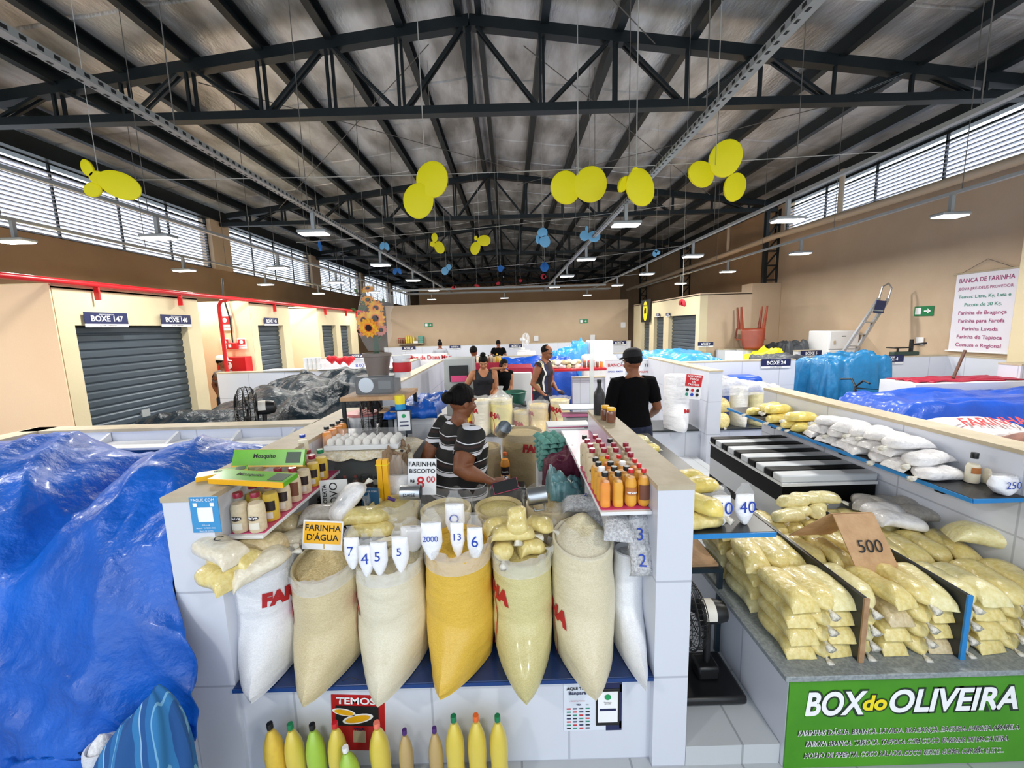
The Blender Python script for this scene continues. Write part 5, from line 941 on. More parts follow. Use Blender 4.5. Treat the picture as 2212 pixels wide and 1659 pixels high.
t = card('payment_card', 'dark tablet-like card with a green check mark beside the seller', at(873, 912, 2.8), .10, .17, (0, 0, .1), mat('poster_dark', '2C3440', .4)); MB().b(-.042, .042, -.002, 0, -.06, .078).build('screen', M_white, t, smooth=False); MB().lathe([(.001, 0), (.014, 0), (.014, .002), (.001, .002)], 16).build('check_circle', mat('check_green', '1C9A5A', .4), t).matrix_local = Matrix.Translation((0, -.003, .045)) @ Matrix.Rotation(pi/2, 4, 'X')
MB().b(-.03, .03, -.004, -.002, -.03, -.02).b(-.03, .03, -.004, -.002, .0, .006).build('button_bars', M_navy, t, smooth=False)
# supports for scale: half wall end continues as equipment rack
zs = 1.50; sc = at(810, 852, 3.0); sc = V((sc.x, 3.0, sc.z))
t = tag(MB().b(sc.x-.22, sc.x+.25, 2.9, 3.3, sc.z-.03, sc.z-.002).build('wooden_shelf', M_card), 'brown board below the wrapped scale, on thin dark posts', 'shelf')
for xx in (sc.x-.2, sc.x+.23):
    for yy in (2.91, 3.28): MB().b(xx-.012, xx+.012, yy-.012, yy+.012, .1, sc.z-.03).build('post', M_steel, t)
t = empty('digital_scale', sc, 'black digital scale wrapped in clear plastic, under the sunflower pot', 'scale')
MB().b(-.145, .145, 0, .2, 0, .135).build('body', M_black, t, bevel=.012); MB().lathe([(.05, 0), (.056, 0), (.056, .004), (.05, .004)], 30).build('dial_ring', M_alu, t).matrix_local = Matrix.Translation((-.06, -.001, .07)) @ Matrix.Rotation(pi/2, 4, 'X')
MB().b(.03, .12, -.003, 0, .04, .1).build('spec_label', mat('grey_print', '5B5F64', .5), t, smooth=False)
MB().loft([[(x*q, y*q+.09, z) for x, y in ((-.17, -.11), (0, -.12), (.17, -.11), (.18, 0), (.17, .12), (0, .13), (-.17, .12), (-.18, 0))] for q, z in ((1.12, -.005), (1.02, .05), (1, .12), (.9, .145))]).build('plastic_wrap', M_clear, t)
pot = at(808, 808, 3.08); pz = sc.z+.137
t = empty('potted_sunflowers', (sc.x+.01, 3.08, pz), 'artificial sunflowers in a grey-brown pot wrapped in clear film', 'plant')
M_pot = mat('taupe_pot', '7A6E66', .5)
MB().lathe([(.02, 0), (.075, 0), (.098, .14), (.106, .142), (.106, .165), (.098, .165), (.09, .15), (.02, .15)], 30).build('pot', M_pot, t); MB().tube([(0, 0, .14), (0, 0, .34)], [.022, .015], 10).build('stem', mat('dark_green_stem', '2E4A34', .6), t)
M_pet = mat('sunflower_petal', 'F6C21E', .6, n2='F08A1A', nscale=30); M_seed = mat('sunflower_seed', '3A1C12', .9, bump=(200, .8)); M_or = mat('orange_ring', 'E8702A', .7); M_lf = mat('dark_leaf', '4E6A34', .6, n2='3C5528', nscale=10); M_pkf = mat('pink_flower', 'E79A8A', .6)
def flower(c, r, ry, rz, m=M_pet):
    f = empty('x', (0, 0, 0), None, None); bpy.data.objects.remove(f)
    M_ = Matrix.Translation(c) @ Matrix.Rotation(rz, 4, 'Z') @ Matrix.Rotation(ry, 4, 'X'); b = MB(); b.T = M_
    for lay in (0, 1):
        for k in range(13):
            a = 2*pi*k/13+.24*lay; q = r*(1-.15*lay)
            pr = [(0, .25), (.16, .6), (.10, .88), (0, 1.0), (-.10, .88), (-.16, .6)]
            for th in (0,):
                b.put([((x*cos(a)-y*sin(a))*q, -.004-.006*lay-.10*q*(y-.5)**2*(1-2*lay), (x*sin(a)+y*cos(a))*q) for x, y in pr], [(0, 1, 2, 3, 4, 5)])
    o = b.build('flower', m, t, smooth=False); o.modifiers.new('s', 'SOLIDIFY').thickness = .0015
    c2 = MB(); c2.T = M_ @ Matrix.Rotation(pi/2, 4, 'X'); c2.lathe([(.001, .02), (r*.28, .018), (r*.34, .008), (r*.34, 0), (.001, 0)], 14).build('flower_centre', M_seed, o)
    c3 = MB(); c3.T = M_ @ Matrix.Rotation(pi/2, 4, 'X'); c3.lathe([(r*.34, .012), (r*.48, .008), (r*.34, .004)], 14).build('flower_ring', M_or, o)
for px, py, r, ry, rz, dy in [(795, 626, .05, -.9, .0, .0), (795, 650, .055, -.7, .2, .03), (812, 664, .06, .4, .2, -.04), (787, 692, .07, -.1, -.3, -.06), (811, 688, .075, 0, .2, -.07), (797, 708, .075, .15, 0, -.09), (822, 712, .05, .3, .6, -.04), (778, 715, .045, .3, -.8, -.03)]:
    p = at(px, py, 3.08+dy)-t.location; flower(p, r, ry, rz, M_pkf if px in (778, 822) else M_pet)
lf = 0
for k in range(22):
    p = at(772+R.random()*56, 630+R.random()*108, 3.09+R.uniform(-.05, .05))-t.location; a = R.uniform(0, 6.28); L_ = R.uniform(.03, .06)
    b = MB(); b.T = Matrix.Translation(p) @ Matrix.Rotation(a, 4, 'Y') @ Matrix.Rotation(R.uniform(-.8, .8), 4, 'X'); b.put([(0, 0, 0), (.014, .004, L_*.5), (0, 0, L_), (-.014, .004, L_*.5)], [(0, 1, 2, 3)]); o = b.build('leaf', M_lf, t, smooth=False); o.modifiers.new('s', 'SOLIDIFY').thickness = .0015
def wrapf(a, b):
    an = 2*pi*a; r = .06+.07*sin(pi*min(1, b*1.15))+.02*nz(cos(an)*2, sin(an)*2, b*3); z = .18+.50*b
    x = r*cos(an)+(.13*max(0, b-.55)/.45*max(0, cos(an))); return V((x, r*.75*sin(an), z-.12*max(0, cos(an))*max(0, b-.8)/.2))
MB().grid(wrapf, 36, 20).build('clear_wrap', M_wrap, t, smooth=2)
# things beside the pot
sx = sc.x; jar = at(852, 800, 3.0)
t = empty('sweet_jar', (sx+.20, 3.05, sc.z), 'clear jar with red-striped label and white lid right of the flower pot', 'jar'); 
MB().lathe([(.02, .0), (.06, 0), (.063, .12), (.02, .12)], 22).build('glass_base', M_acr, t); MB().lathe([(.02, .12), (.058, .12), (.062, .26), (.02, .26)], 22).build('jar', mat('frosted', 'E8ECEE', .2, alpha=.5), t); MB().lathe([(.064, .16), (.066, .165), (.067, .225), (.065, .23)], 22).build('red_label', M_rtx, t); MB().lathe([(.02, .26), (.068, .26), (.068, .28), (.02, .282)], 22).build('lid', M_white, t)
t = empty('paint_can', (sx+.22, 2.86, 1.5-.06), 'small yellow and blue can beside the wrapped scale', 'can'); MB().lathe([(.02, 0), (.035, 0), (.035, .04), (.02, .04)], 18).build('blue_band', mat('can_blue', '2F9AD0', .4), t); MB().lathe([(.02, .04), (.035, .04), (.035, .095), (.033, .1), (.02, .1)], 18).build('yellow_band', M_byel, t)
cover('blue_plastic', 'crumpled blue plastic sheet on top of the refrigerator by the seller', -.93, -.55, 2.9, 3.6, 1.36, lambda u, v: 1.43+.03*u, T_blue, amp=.05, fold=.01, nu=24, nv=24, sd=21)
cover('brown_paper_bag', 'crumpled brown paper bag hanging beside the display case', -.80, -.66, 2.4, 2.62, .85, lambda u, v: 1.24, mat('brown_paper', 'A88E72', .8, n2='95795E', nscale=6, bump=(12, .8)), amp=.06, fold=.03, nu=24, nv=24, sd=22, cat='bag')
pouch(862, 1062, 2.3, .26, .12, 'white plastic bag of flour hanging left of the handwritten 8,00 card', None, z=.98, fill=.6)
# scoops
def mug(loc, rot, label, r=.045, h=.095, handle=True, name='metal_mug'):
    t = tag(MB().lathe([(.02, 0), (r*.97, 0), (r, .004), (r, h), (r*.94, h), (r*.92, .008), (.02, .008)], 28).build(name, mat('tin_metal', 'B4B8BC', .28, .9)), label, 'mug'); t.location = loc; t.rotation_euler = rot
    if handle: MB().tube([(r, 0, h*.85), (r+.035, 0, h*.8), (r+.035, 0, h*.3), (r, 0, h*.2)], .005).build('handle', mat('tin_metal'), t)
    return t
mug(at(1140, 1092, 1.98)+V((0, 0, .045)), (0, pi/2-.1, .1), 'tin measuring cup tipped on the tan flour, open end left')
t = mug(at(880, 1080, 1.98)+V((-.03, 0, .04)), (0, pi/2, .0), 'tin can scoop with handwriting lying on the yellow flour', r=.038, h=.10, handle=False, name='can_scoop'); text('DAISE', .024, M_ink, t, (.0, -.039, .05), (pi/2, -pi/2, 0), name='handwriting')
M_prp = mat('purple_plastic', '3C1A5A', .4); MB().tube([(.02, -.045, -.02), (.0, -.06, -.05)], .009).build('purple_handle', M_prp, t)
mug((-.10, 3.45, 1.10), (.9, 0, .5), 'dark metal mug lying on the open tan sack behind the seller', r=.06, h=.1)
# centre: two clear bags of tan flour behind the seller, orange soda bottle
S1 = sack(.09, 3.62, .45, 1.06, .19, .22, sackmat('sk_tan2', 'C8B68C', 'B8A478'), 'large open sack of tan flour with tall clear plastic, right of the seller', top=F_tan, collar=(.24, .05), txt=('FARINHA', .95, .78, .09), dome=.02)
sack(-.24, 3.52, .45, .96, .13, .18, sackmat('sk_tan3', 'CDBC96', 'BDAA82'), 'smaller open tan sack with the dark metal mug on it', top=F_tan, collar=(.10, .03), dome=.05, mark=False)
tag(MB().b(-.4, .32, 3.30, 3.85, .1, .448).build('low_bench', mat('bench_wood', '6A5A4A', .6)), 'low bench under the two open tan sacks', 'bench')
bottle('soda', (-.07, 3.25, .72), .26, .04, 'orange', 'orange', 'orange soft drink bottle standing before the tan sacks', 'dark', txt='FANTA')
tag(MB().b(-.2, .1, 3.12, 3.29, .1, .718).build('stool', M_blk, bevel=.02), 'stool under the orange soft drink bottle', 'stool')
# phone, teal bags, egg trays, notebook, purple bag
t = empty('phone', at(1092, 1050, 2.24), 'phone with pink case held by the seller', 'phone'); t.rotation_euler = (.9, -.18, .15); MB().b(-.072, .072, -.034, .034, 0, .008).build('pink_case', M_pink, t, bevel=.003); MB().b(-.07, .07, -.032, .032, .0083, .009).build('screen', M_black, t, smooth=False)
M_tb = mat('teal_bag_plastic', '6E9EA4', .35, n2='5C8C94', nscale=5, bump=(11, 1), coat=.3)
cover('teal_plastic_bag', 'crumpled teal plastic bag in front of the egg trays', .20, .40, 2.12, 2.42, .92, lambda u, v: 1.12-.05*u-.04*v*v, M_tb, amp=.05, fold=.007, nu=30, nv=30, sd=31, cat='bag')
cover('maroon_cloth_bag', 'dark maroon cloth bag behind the teal plastic bag', .20, .42, 2.5, 2.75, .80, lambda u, v: 1.14+.05*u, mat('maroon_cloth', '5E1233', .7, bump=(30, .5)), amp=.03, fold=.006, nu=24, nv=24, sd=32, cat='bag')
M_ptr = mat('teal_paper_pulp', '6FA89C', .85, n2='5F988C', nscale=20, bump=(60, .5))
tag(MB().b(.17, .365, 2.76, 3.0, .1, .985).build('white_stool', M_white), 'white stool carrying the teal egg trays', 'stool')
for i in range(6):
    t = tag(MB().grid(lambda a, b: V(((a-.5)*.19, (b-.5)*.22, .034*(abs(sin(a*pi*3))*abs(sin(b*pi*3)))**.7)), 30, 30).build('egg_tray', M_ptr), 'teal paper egg tray in the stack by the right shelf, %s' % ['lowest', 'second from below', 'third from below', 'fourth from below', 'second from the top', 'topmost'][i], 'egg tray', 'teal egg trays'); t.location = (.268, 2.88, .99+.040*i); t.rotation_euler = (.06*(i % 2), 0, .06*i); t.modifiers.new('s', 'SOLIDIFY').thickness = .004
t = empty('notebook', at(1228, 918, 3.2), 'open spiral notebook with white pages at the end of the right shelf', 'notebook'); MB().b(-.17, .16, -.06, .1, 0, .012).build('pages', M_white, t); MB().b(-.17, .16, -.062, .1, -.004, -.001).build('pink_cover', M_pink, t)
for k in range(14): MB().tube([(-.02+.013*k, .1, -.005), (-.02+.013*k, .108, .01), (-.02+.013*k, .09, .018)], .0016, 4).build('spiral_ring', M_black, t)
tag(MB().b(.28, .56, 3.1, 3.35, .1, t.location.z-.006).build('white_box', M_white), 'white box stand under the spiral notebook', 'stand')
# poster and sticker on the front wall
t = card('payment_poster', 'white and navy payment poster AQUI TEM on the lower front wall', at(1281, 1527, 1.636), .205, .195, (0, 0, 0), mat('poster_white', 'DDE3EE', .5), cat='poster'); t.scale = (1.3, 1, 1.25)
MB().b(.035, .10, -.002, 0, .06, .097).b(.045, .10, -.002, 0, -.098, -.06).b(.092, .10, -.002, 0, -.09, .09).build('navy_blocks', M_navy, t, smooth=False); MB().b(.01, .092, -.005, -.002, -.075, .075).build('phone_frame', M_black, t, bevel=.002); MB().b(.016, .085, -.007, -.005, -.06, .065).build('phone_screen', M_wtxt, t, smooth=False)
text('AQUI TEM', .016, M_ink, t, (-.055, -.003, .078), bold=.0005); text('Banpar\u00e1', .019, M_navy, t, (-.055, -.003, .06), bold=.0004); text('| Bandeiras Aceitas', .007, M_rtx, t, (-.055, -.003, .028)); text('Pagamento\naprovado', .006, M_ink, t, (.05, -.008, .02)); MB().b(.022, .079, -.008, -.007, -.012, -.003).build('button', M_navy, t, smooth=False)
MB().lathe([(.001, 0), (.011, 0), (.011, .002), (.001, .002)], 16).build('check_circle', mat('check_green'), t).matrix_local = Matrix.Translation((.05, -.008, .045)) @ Matrix.Rotation(pi/2, 4, 'X')
text('VISA', .008, M_navy, t, (-.05, -.003, .012), bold=.0004); text('elo', .008, M_ink, t, (-.02, -.003, .012))
for r_ in range(7):
    for c_ in range(4): MB().b(-.092+.022*c_, -.078+.022*c_, -.002, 0, -.003-.0135*r_-.004, -.003-.0135*r_).build('card_logo', [M_rtx, M_navy, M_ink, M_teal][(r_*3+c_) % 4], t, smooth=False)
t = card('red_poster', 'red poster starting TEMO with bowls of food, hanging behind the big bottles', at(774, 1562, 1.637), .155, .22, (0, .06, 0), mat('poster_red', 'B8121C', .4, coat=.3), cat='poster'); t.scale = (1.55, 1, 1.3)
text('TEMOS', .036, M_wtxt, t, (-.005, -.003, .088), bold=.001); MB().b(-.065, .06, -.002, 0, -.01, .068).build('photo_field', M_ink, t, smooth=False)
for x, z, a_, r_ in ((-.04, .045, .2, .034), (-.0, .02, -.25, .045)): MB().loft([[(x+r_*cos(q)*k, -.004, z+r_*.42*sin(q)*k-a_*r_*cos(q)*k) for q in [2*pi*j/20 for j in range(20)]] for k in (1, .02)], cap=False).build('bowl_rim', M_wtxt, t, smooth=False); MB().loft([[(x+r_*.82*cos(q)*k, -.005, z+r_*.3*sin(q)*k-a_*r_*.82*cos(q)*k) for q in [2*pi*j/20 for j in range(20)]] for k in (1, .02)], cap=False).build('bowl_food', M_yc, t, smooth=False)
MB().b(-.015, .022, -.003, 0, -.075, -.03).build('card_badge', M_cap, t, smooth=False); text('VISA', .016, M_navy, t, (.003, -.004, -.022), bold=.0005)
tag(MB().tube([at(690, 1498, 1.63), at(755, 1462, 1.62), at(808, 1482, 1.63)], .0015, 5).build('poster_string', M_ink), 'black string holding the red poster', 'string')
# ================================================================ second row
def rsack(px, py, zt, r, c, c2, lb, txt=None, top=F_pale, collar=(.04, .01), dome=-.0, zb=.502, tip=1.6, Y=5.72):
    p = aY(px, py, Y); return sack(p.x, Y, zb, zt, r, r*tip, sackmat('rs_'+c, c, c2), lb, top=top, collar=collar, txt=txt, mark=bool(txt), dome=dome)
rsack(1000, 880, .95, .15, 'F0D040', 'E4C030', 'bright yellow sack with FAR in red behind the seller', ('FARINHA', .8, .35, .10), top=F_yel)
rsack(1040, 900, .985, .145, 'F0EBDC', 'E4DCC8', 'white cream sack in front of the woman in the tank top', ('FARINHA', -1.4, .75, .08))
rsack(1083, 900, .98, .165, 'EFE3A0', 'E2D488', 'tall pale yellow bag gathered at the top, in front of the raised arm', ('FARINHA', -1.35, .6, .10))
rsack(1127, 920, .80, .12, 'E5D3A0', 'D8C38C', 'shortest open sack in the middle row of sacks', ('FARINHA', -1.2, .5, .08))
rsack(1164, 915, .89, .14, 'EAD39C', 'DCC288', 'open sack with pointed bottom and red cord in the middle row', ('FARINHA', -1.5, .75, .06), tip=2.3)
rsack(1210, 910, .95, .14, 'EBDDB0', 'DDCB98', 'open sack with HA lettering at the right end of the middle row', ('FARINHA', -1.3, .75, .09))
g = tag(MB().loft([[(.13*q*cos(2*pi*k/24)*(1+.1*sin(5*k)), .11*q*sin(2*pi*k/24), z) for k in range(24)] for q, z in ((1.1, 0), (.9, .06), (.5, .11), (.2, .15), (.35, .20))]).build('gathered_plastic', M_film), 'gathered clear plastic mouth of the tall pale yellow bag', 'plastic bag'); g.location = (aY(1083, 900, 5.72).x, 5.72, .97)
pack((aY(995, 862, 5.72).x, 5.72, .96), (0, -.3, 1.2), P_cream, 'small white pack on the bright yellow sack behind the seller', L=.2, Wd=.14, H=.1)
p = aY(1460, 930, 5.7); sack(p.x, 5.72, .502, 1.26, .17, .32, sackmat('rs_w', 'F1F1F4', 'E2E3E8'), 'tall white woven sack leaning by the white wall, right of the man in black', txt=('INN', .5, .35, .06), mark=False)
t = card('card_sign', 'red and white card sign ACEITAMOS TODOS OS CART\u00d5ES on the white wall', aY(1497, 835, 5.42), .24, .34, (0, .12, 0), M_white); MB().b(-.11, .11, -.002, 0, .0, .16).build('red_field', M_rtx, t, smooth=False)
for i, s_ in enumerate(('ACEITAMOS', 'TODOS', 'OS', 'CART\u00d5ES')): text(s_, .034, M_wtxt, t, (0, -.004, .135-.037*i), bold=.0008)
for i in range(6): MB().lathe([(.001, 0), (.022, 0), (.022, .002), (.001, .002)], 14).build('card_logo', [M_ink, M_rtx, M_ink, M_teal, M_blu, M_ink][i], t).matrix_local = Matrix.Translation((-.07+.07*(i % 3), -.002, -.05-.06*(i//3))) @ Matrix.Rotation(pi/2, 4, 'X')
for px, py, z, r_, c, lb in [(1552, 907, .50, .13, P_yel, 'rolled yellow sack end-on at the foot of the right wall shelf'), (1548, 872, .70, .13, P_yel, 'yellow roll lying above the end-on rolled sack')]:
    p = aY(px, py, 5.75); pack((p.x, 5.80, z), (0, 0, -pi/2 if py > 900 else .1), c, lb, L=.42, Wd=r_*2.1, H=r_*1.7, kind='knot2', seed=1)
for px, r_, c, c2, zt, lb in [(1598, .12, 'EDEAE2', 'E0DCD0', 1.05, 'white sack under the big clear plastic at the right'), (1640, .12, 'E5DBAE', 'D8CC98', .95, 'pale yellow sack standing right of the white one'), (1672, .09, 'E2D2A2', 'D4C28E', .85, 'small tan sack with a brown print at the end of the right row')]:
    p = aY(px, 900, 5.75); sack(p.x, 5.80, .502, zt, r_, r_*1.7, sackmat('rt'+c, c, c2), lb, mark=False)
cover('plastic_sheet', 'big milky plastic sheet over the sacks at the right', 2.9, 3.9, 5.68, 6.3, .95, lambda u, v: 1.12-.1*u, M_film, amp=.05, fold=.02, nu=40, nv=30, sd=41, cat='plastic sheet')
tag(MB().b(3.5, 3.95, 6.32, 6.7, .1, 1.12).build('blue_bin', T_royal, bevel=.06), 'blue rounded container behind the plastic sheet', 'bin')
# banners behind the man in black
for px, w, lines, lb in [(1329, .26, [('BANCA', M_rtx, .07), ('APOIO: IRM\u00c3O', M_blu, .035), ('Entregamos', M_ink, .035), ('Contato', M_ink, .03)], 'white banner with red BANCA heading left of the man in black'), (1405, .38, [('TEMOS', M_ink, .065), ('POLPAS DE FRUTAS', M_rtx, .04), ('MEL DE ABELHA', M_gold, .046), ('CHOPP DE', M_blu, .05), ('FRUTAS', M_blu, .05)], 'white banner reading TEMOS POLPAS DE FRUTAS right of the man in black')]:
    p = aY(px, 820, 7.9); t = card('stall_banner', lb, p, w*1.5, .78, (0, 0, 0), mat('banner_cloth', 'E6E8EE', .6), cat='banner')
    for i, (s_, m, h) in enumerate(lines): text(s_, h*1.25, m, t, (0, -.004, .28-.125*i), bold=.001)
    MB().tube([(-w*.78, -.01, .39), (w*.78, -.01, .39)], .01).build('rod', M_white, t)
# seats with the scale in front of him: grey-pink scale tray
t = empty('counter_scale', aZ(1250, 900, 1.0), 'grey counter scale with pink plastic in front of the man in black', 'scale'); MB().b(-.16, .2, -.12, .12, -.1, .02).build('base', M_cond, t, bevel=.02); MB().loft([[(x, y, z) for x, y in ((-.2, -.12), (.2, -.14), (.22, .12), (-.2, .14))] for z in (.10, .115)]).build('tray', M_alu, t); MB().b(-.2, .22, -.15, -.02, .03, .06).build('pink_cover', mat('pale_pink_plastic', 'DD7FA6', .3), t, bevel=.01)
tag(MB().b(t.location.x-.2, t.location.x+.25, t.location.y-.15, t.location.y+.15, .1, .899).build('white_stand', M_white), 'white stand under the grey counter scale', 'stand')
# mid distance: oven, crates, bottles, red tables
def bx(name, label, cat, px0, px1, pyt, pyb, Y, d, m, z0=None, bevel=.01):
    a, b_ = aY(px0, pyt, Y), aY(px1, pyb, Y); o = tag(MB().b(a.x, b_.x, Y, Y+d, b_.z if z0 is None else z0, a.z).build(name, m, bevel=bevel), label, cat); return o
ov = bx('popcorn_oven', 'grey cabinet with dark window and pink sheet inside, behind the woman in the tank top', 'cabinet', 957, 1024, 776, 845, 6.6, .5, M_cond, z0=.1)
a, b_ = aY(970, 790, 6.59), aY(1012, 824, 6.59); MB().b(a.x, b_.x, 6.58, 6.59, b_.z, a.z).build('window', M_black, ov); MB().b(a.x+.02, b_.x-.02, 6.572, 6.579, b_.z, b_.z+.1).build('pink_sheet', M_pink, ov)
bx('red_crate', 'dark red crate with small bottles on top behind the raised arm', 'crate', 1060, 1088, 784, 800, 8.35, .4, T_redc, z0=.7); bx('red_counter', 'dark red counter top at the middle of the hall', 'counter', 1097, 1152, 795, 815, 7.75, .8, T_redc, z0=.1)
bx('white_table', 'white table edge before the dark red counter', 'table', 1095, 1148, 806, 812, 7.6, .14, M_white, z0=.1)
for i in range(9):
    p = aY(1032+i*6, 784, 8.1); bottle('shampoo' if i % 3 else 'jar', (p.x, 8.12+.04*(i % 2), p.z), .15+.03*(i == 7), .028, ['cream', 'brown', 'tanj', 'cream', 'honey', 'flour', 'tanj', 'yellow', 'yellow'][i], ['white', 'black', 'black', 'white', 'black', 'white', 'black', 'yellow', 'yellow'][i], 'small bottle in the far row above the red crate, %s from the left' % wd[i], None, 'far row of small bottles')
p = aY(1032, 784, 8.1); q = aY(1084, 784, 8.1); tag(MB().b(p.x-.05, q.x+.05, 8.05, 8.3, .1, p.z-.002).build('bottle_counter', T_redc), 'counter carrying the far row of small bottles', 'counter')
t = empty('green_basket', aY(1112, 862, 6.9)+V((0, .15, -.1)), 'dark green plastic basin on the floor goods in the middle', 'basin'); MB().lathe([(.02, 0), (.16, 0), (.2, .2), (.215, .2), (.2, .21), (.17, .02), (.02, .02)], 24).build('basin', mat('basin_green', '2E6A58', .4), t); tag(MB().b(t.location.x-.2, t.location.x+.2, t.location.y-.2, t.location.y+.2, .1, t.location.z).build('dark_box', M_black), 'dark box under the green basin', 'box')
# red counter with packs, right of the striped man
rp = aY(1250, 796, 7.6); rc = tag(MB().b(aY(1190, 796, 7.6).x, aY(1311, 796, 7.6).x, 7.6, 7.93, rp.z-.05, rp.z).build('red_shelf', mat('red_oilcloth', 'C8142A', .35, coat=.3), bevel=.01), 'red-edged shelf piled with small white packs behind the striped man', 'shelf')
for i in range(14):
    x = aY(1197+(i % 7)*8.5, 790, 7.7).x; pack((x, 7.72+.06*(i % 2), rp.z+.002+.075*(i//7)), (0, 0, R.uniform(-.8, 2)), [P_cream, P_tan, P_white][i % 3], 'small pack heaped on the red-edged shelf, %s of the %s layer' % (wd[i % 7], 'lower' if i < 7 else 'upper'), L=.17, Wd=.12, H=.085, kind='knot2', seed=i, group='small packs on the red-edged shelf')
for i in range(5):
    p = aY(1264+i*9, 790, 7.7); bottle('jar', (p.x, 7.75, rp.z), .13, .032, ['honey', 'honey', 'brown', 'honey', 'orange'][i], ['orange', 'red', 'red', 'white', 'white'][i], 'honey-coloured jar on the red-edged shelf, %s from the left' % wd[i], None, 'jars on the red-edged shelf')
tag(MB().b(aY(1274, 760, 5.9).x, aY(1282, 760, 5.9).x, 5.88, 5.92, .5, aY(1278, 735, 5.9).z).build('clear_post', mat('pale_acrylic', 'D8DEDC', .15, alpha=.6)), 'clear acrylic post between the striped man and the man in black', 'post')
t = bx('white_chest_freezer', 'white chest freezer before the back wall, right of the blue heap', 'freezer', 1274, 1325, 737, 770, 10.4, .6, M_white, z0=.1, bevel=.03)
bx('white_cloth_pile', 'white cloth thrown over goods in front of the white chest freezer', 'cloth', 1262, 1335, 768, 785, 8.6, .5, mat('white_cloth', 'DCDCDA', .8, bump=(10, .8)), z0=.1, bevel=.08)
fan(aY(1136, 738, 13.5)+V((0, 0, .08)), 2.6, 'small white fan in front of the back wall', .2, m=M_white, H=.4); tag(MB().b(aY(1136, 738, 13.5).x-.3, aY(1136, 738, 13.5).x+.3, 13.2, 13.9, .01, aY(1136, 738, 13.5).z-.32).build('white_cabinet', M_white), 'white cabinet under the small white fan', 'cabinet')
# left middle: stall of Dona Mari
t = tag(MB().b(aY(868, 765, 9.0).x, aY(965, 765, 9.0).x, 9.0, 9.12, .1, aY(915, 765, 9.0).z).build('stall_board', mat('board_white', 'E6E4E4', .5)), 'white stall board with red Box da Dona Mari lettering', 'sign board')
text('Box da Dona Mari', .125, M_rtx, t, aY(930, 772, 8.99)+V((0, -.004, 0)), bold=.002); M_heart = mat('red_plush', 'D01626', .7)
def heart(c, s, label, name='heart_cushion'):
    pr = [(s*.0625*16*sin(q)**3*.55, s*.055*(13*cos(q)-5*cos(2*q)-2*cos(3*q)-cos(4*q))*.55) for q in [2*pi*k/28 for k in range(28)]]
    o = tag(MB().loft([[(x*k, y, z*k) for x, z in pr] for y, k in ((-.07, .2), (-.055, .8), (0, 1), (.055, .8), (.07, .2))]).build(name, M_heart), label, 'cushion'); o.location = c; return o
wl = aY(730, 786, 7.0)
for px, py, s, lb in [(716, 776, .17, 'red plush heart, leftmost on the white wall'), (733, 779, .15, 'red plush heart, middle one of three on the white wall'), (752, 778, .2, 'red plush heart, rightmost and largest on the white wall')]: heart(aY(px, py, 7.0)+V((0, .02, 0)), s, lb)
heart(aY(884, 772, 8.95), .14, 'small red heart before the white stall board'); text('8,00', .11, M_blu, t, aY(777, 785, 8.99)+V((0, -.004, -.05)), bold=.001)
tag(MB().b(aY(690, 785, 7).x, aY(862, 785, 7).x, 6.9, 7.12, 1.362, 1.372).put([], []).build('white_sheet', M_white), 'thin white sheet on the wall under the plush hearts', 'sheet')
for i in range(9): 
    p = aY(672+(i % 5)*9, 790, 7.2); b = tag(MB().lathe([(.02, 0), (.03, 0), (.04, .1), (.02, .1)], 12).build('plastic_cup', M_white), 'white disposable cup stack beside the plush hearts, %s' % wd[i], 'cup', 'white cup stacks'); b.location = (p.x, 7.03, 1.362+.1*(i//5))
t = tag(MB().loft([[(x, y, z) for x, y in ((-.35, -.1), (.3, -.12), (.36, .1), (-.3, .12))] for z in (0, .02)]).build('newspaper', mat('paper', 'DADCE0')), 'folded paper lying on the left white half wall', 'paper'); t.location = (aY(618, 797, 7.02).x, 7.02, 1.362)
# shelf with bottles on the back wall
t = tag(MB().b(aY(858, 742, 15.2).x, aY(914, 742, 15.2).x, 15.2, 15.49, aY(885, 742, 15.2).z-.03, aY(885, 742, 15.2).z).build('wall_shelf', M_cap), 'small shelf on the back wall with yellow bottles', 'shelf')
for i in range(7):
    p = aY(862+i*5.2, 742, 15.3); bottle('pet' if i > 2 else 'jar', (p.x, 15.35, p.z+.005), .30 if i > 2 else .2, .04, 'tucupi' if i > 2 else 'honey', 'yellow' if i > 2 else 'red', 'bottle on the back wall shelf, %s from the left' % wd[i], None, 'bottles on the back wall shelf')
for i in range(4): o = tag(MB().b(-.09, .09, -.08, .08, 0, .09).build('egg_carton', M_ptr if i else M_white, bevel=.02), 'stacked carton at the right end of the back wall shelf, %s' % ['white one', 'lower teal', 'middle teal', 'top teal'][i], 'carton'); o.location = (aY(898 if i == 0 else 907, 742, 15.3).x+.04*(i > 0), 15.35, aY(900, 742, 15.3).z+.005+.09*max(0, i-1))
for px, py, m_, lb in [(1640, 757, M_rtx, 'white and red carton before the BOXE 6 wall')]: bx('carton', lb, 'carton', 1582, 1605, 760, 778, 7.2, .25, M_white, z0=.1)
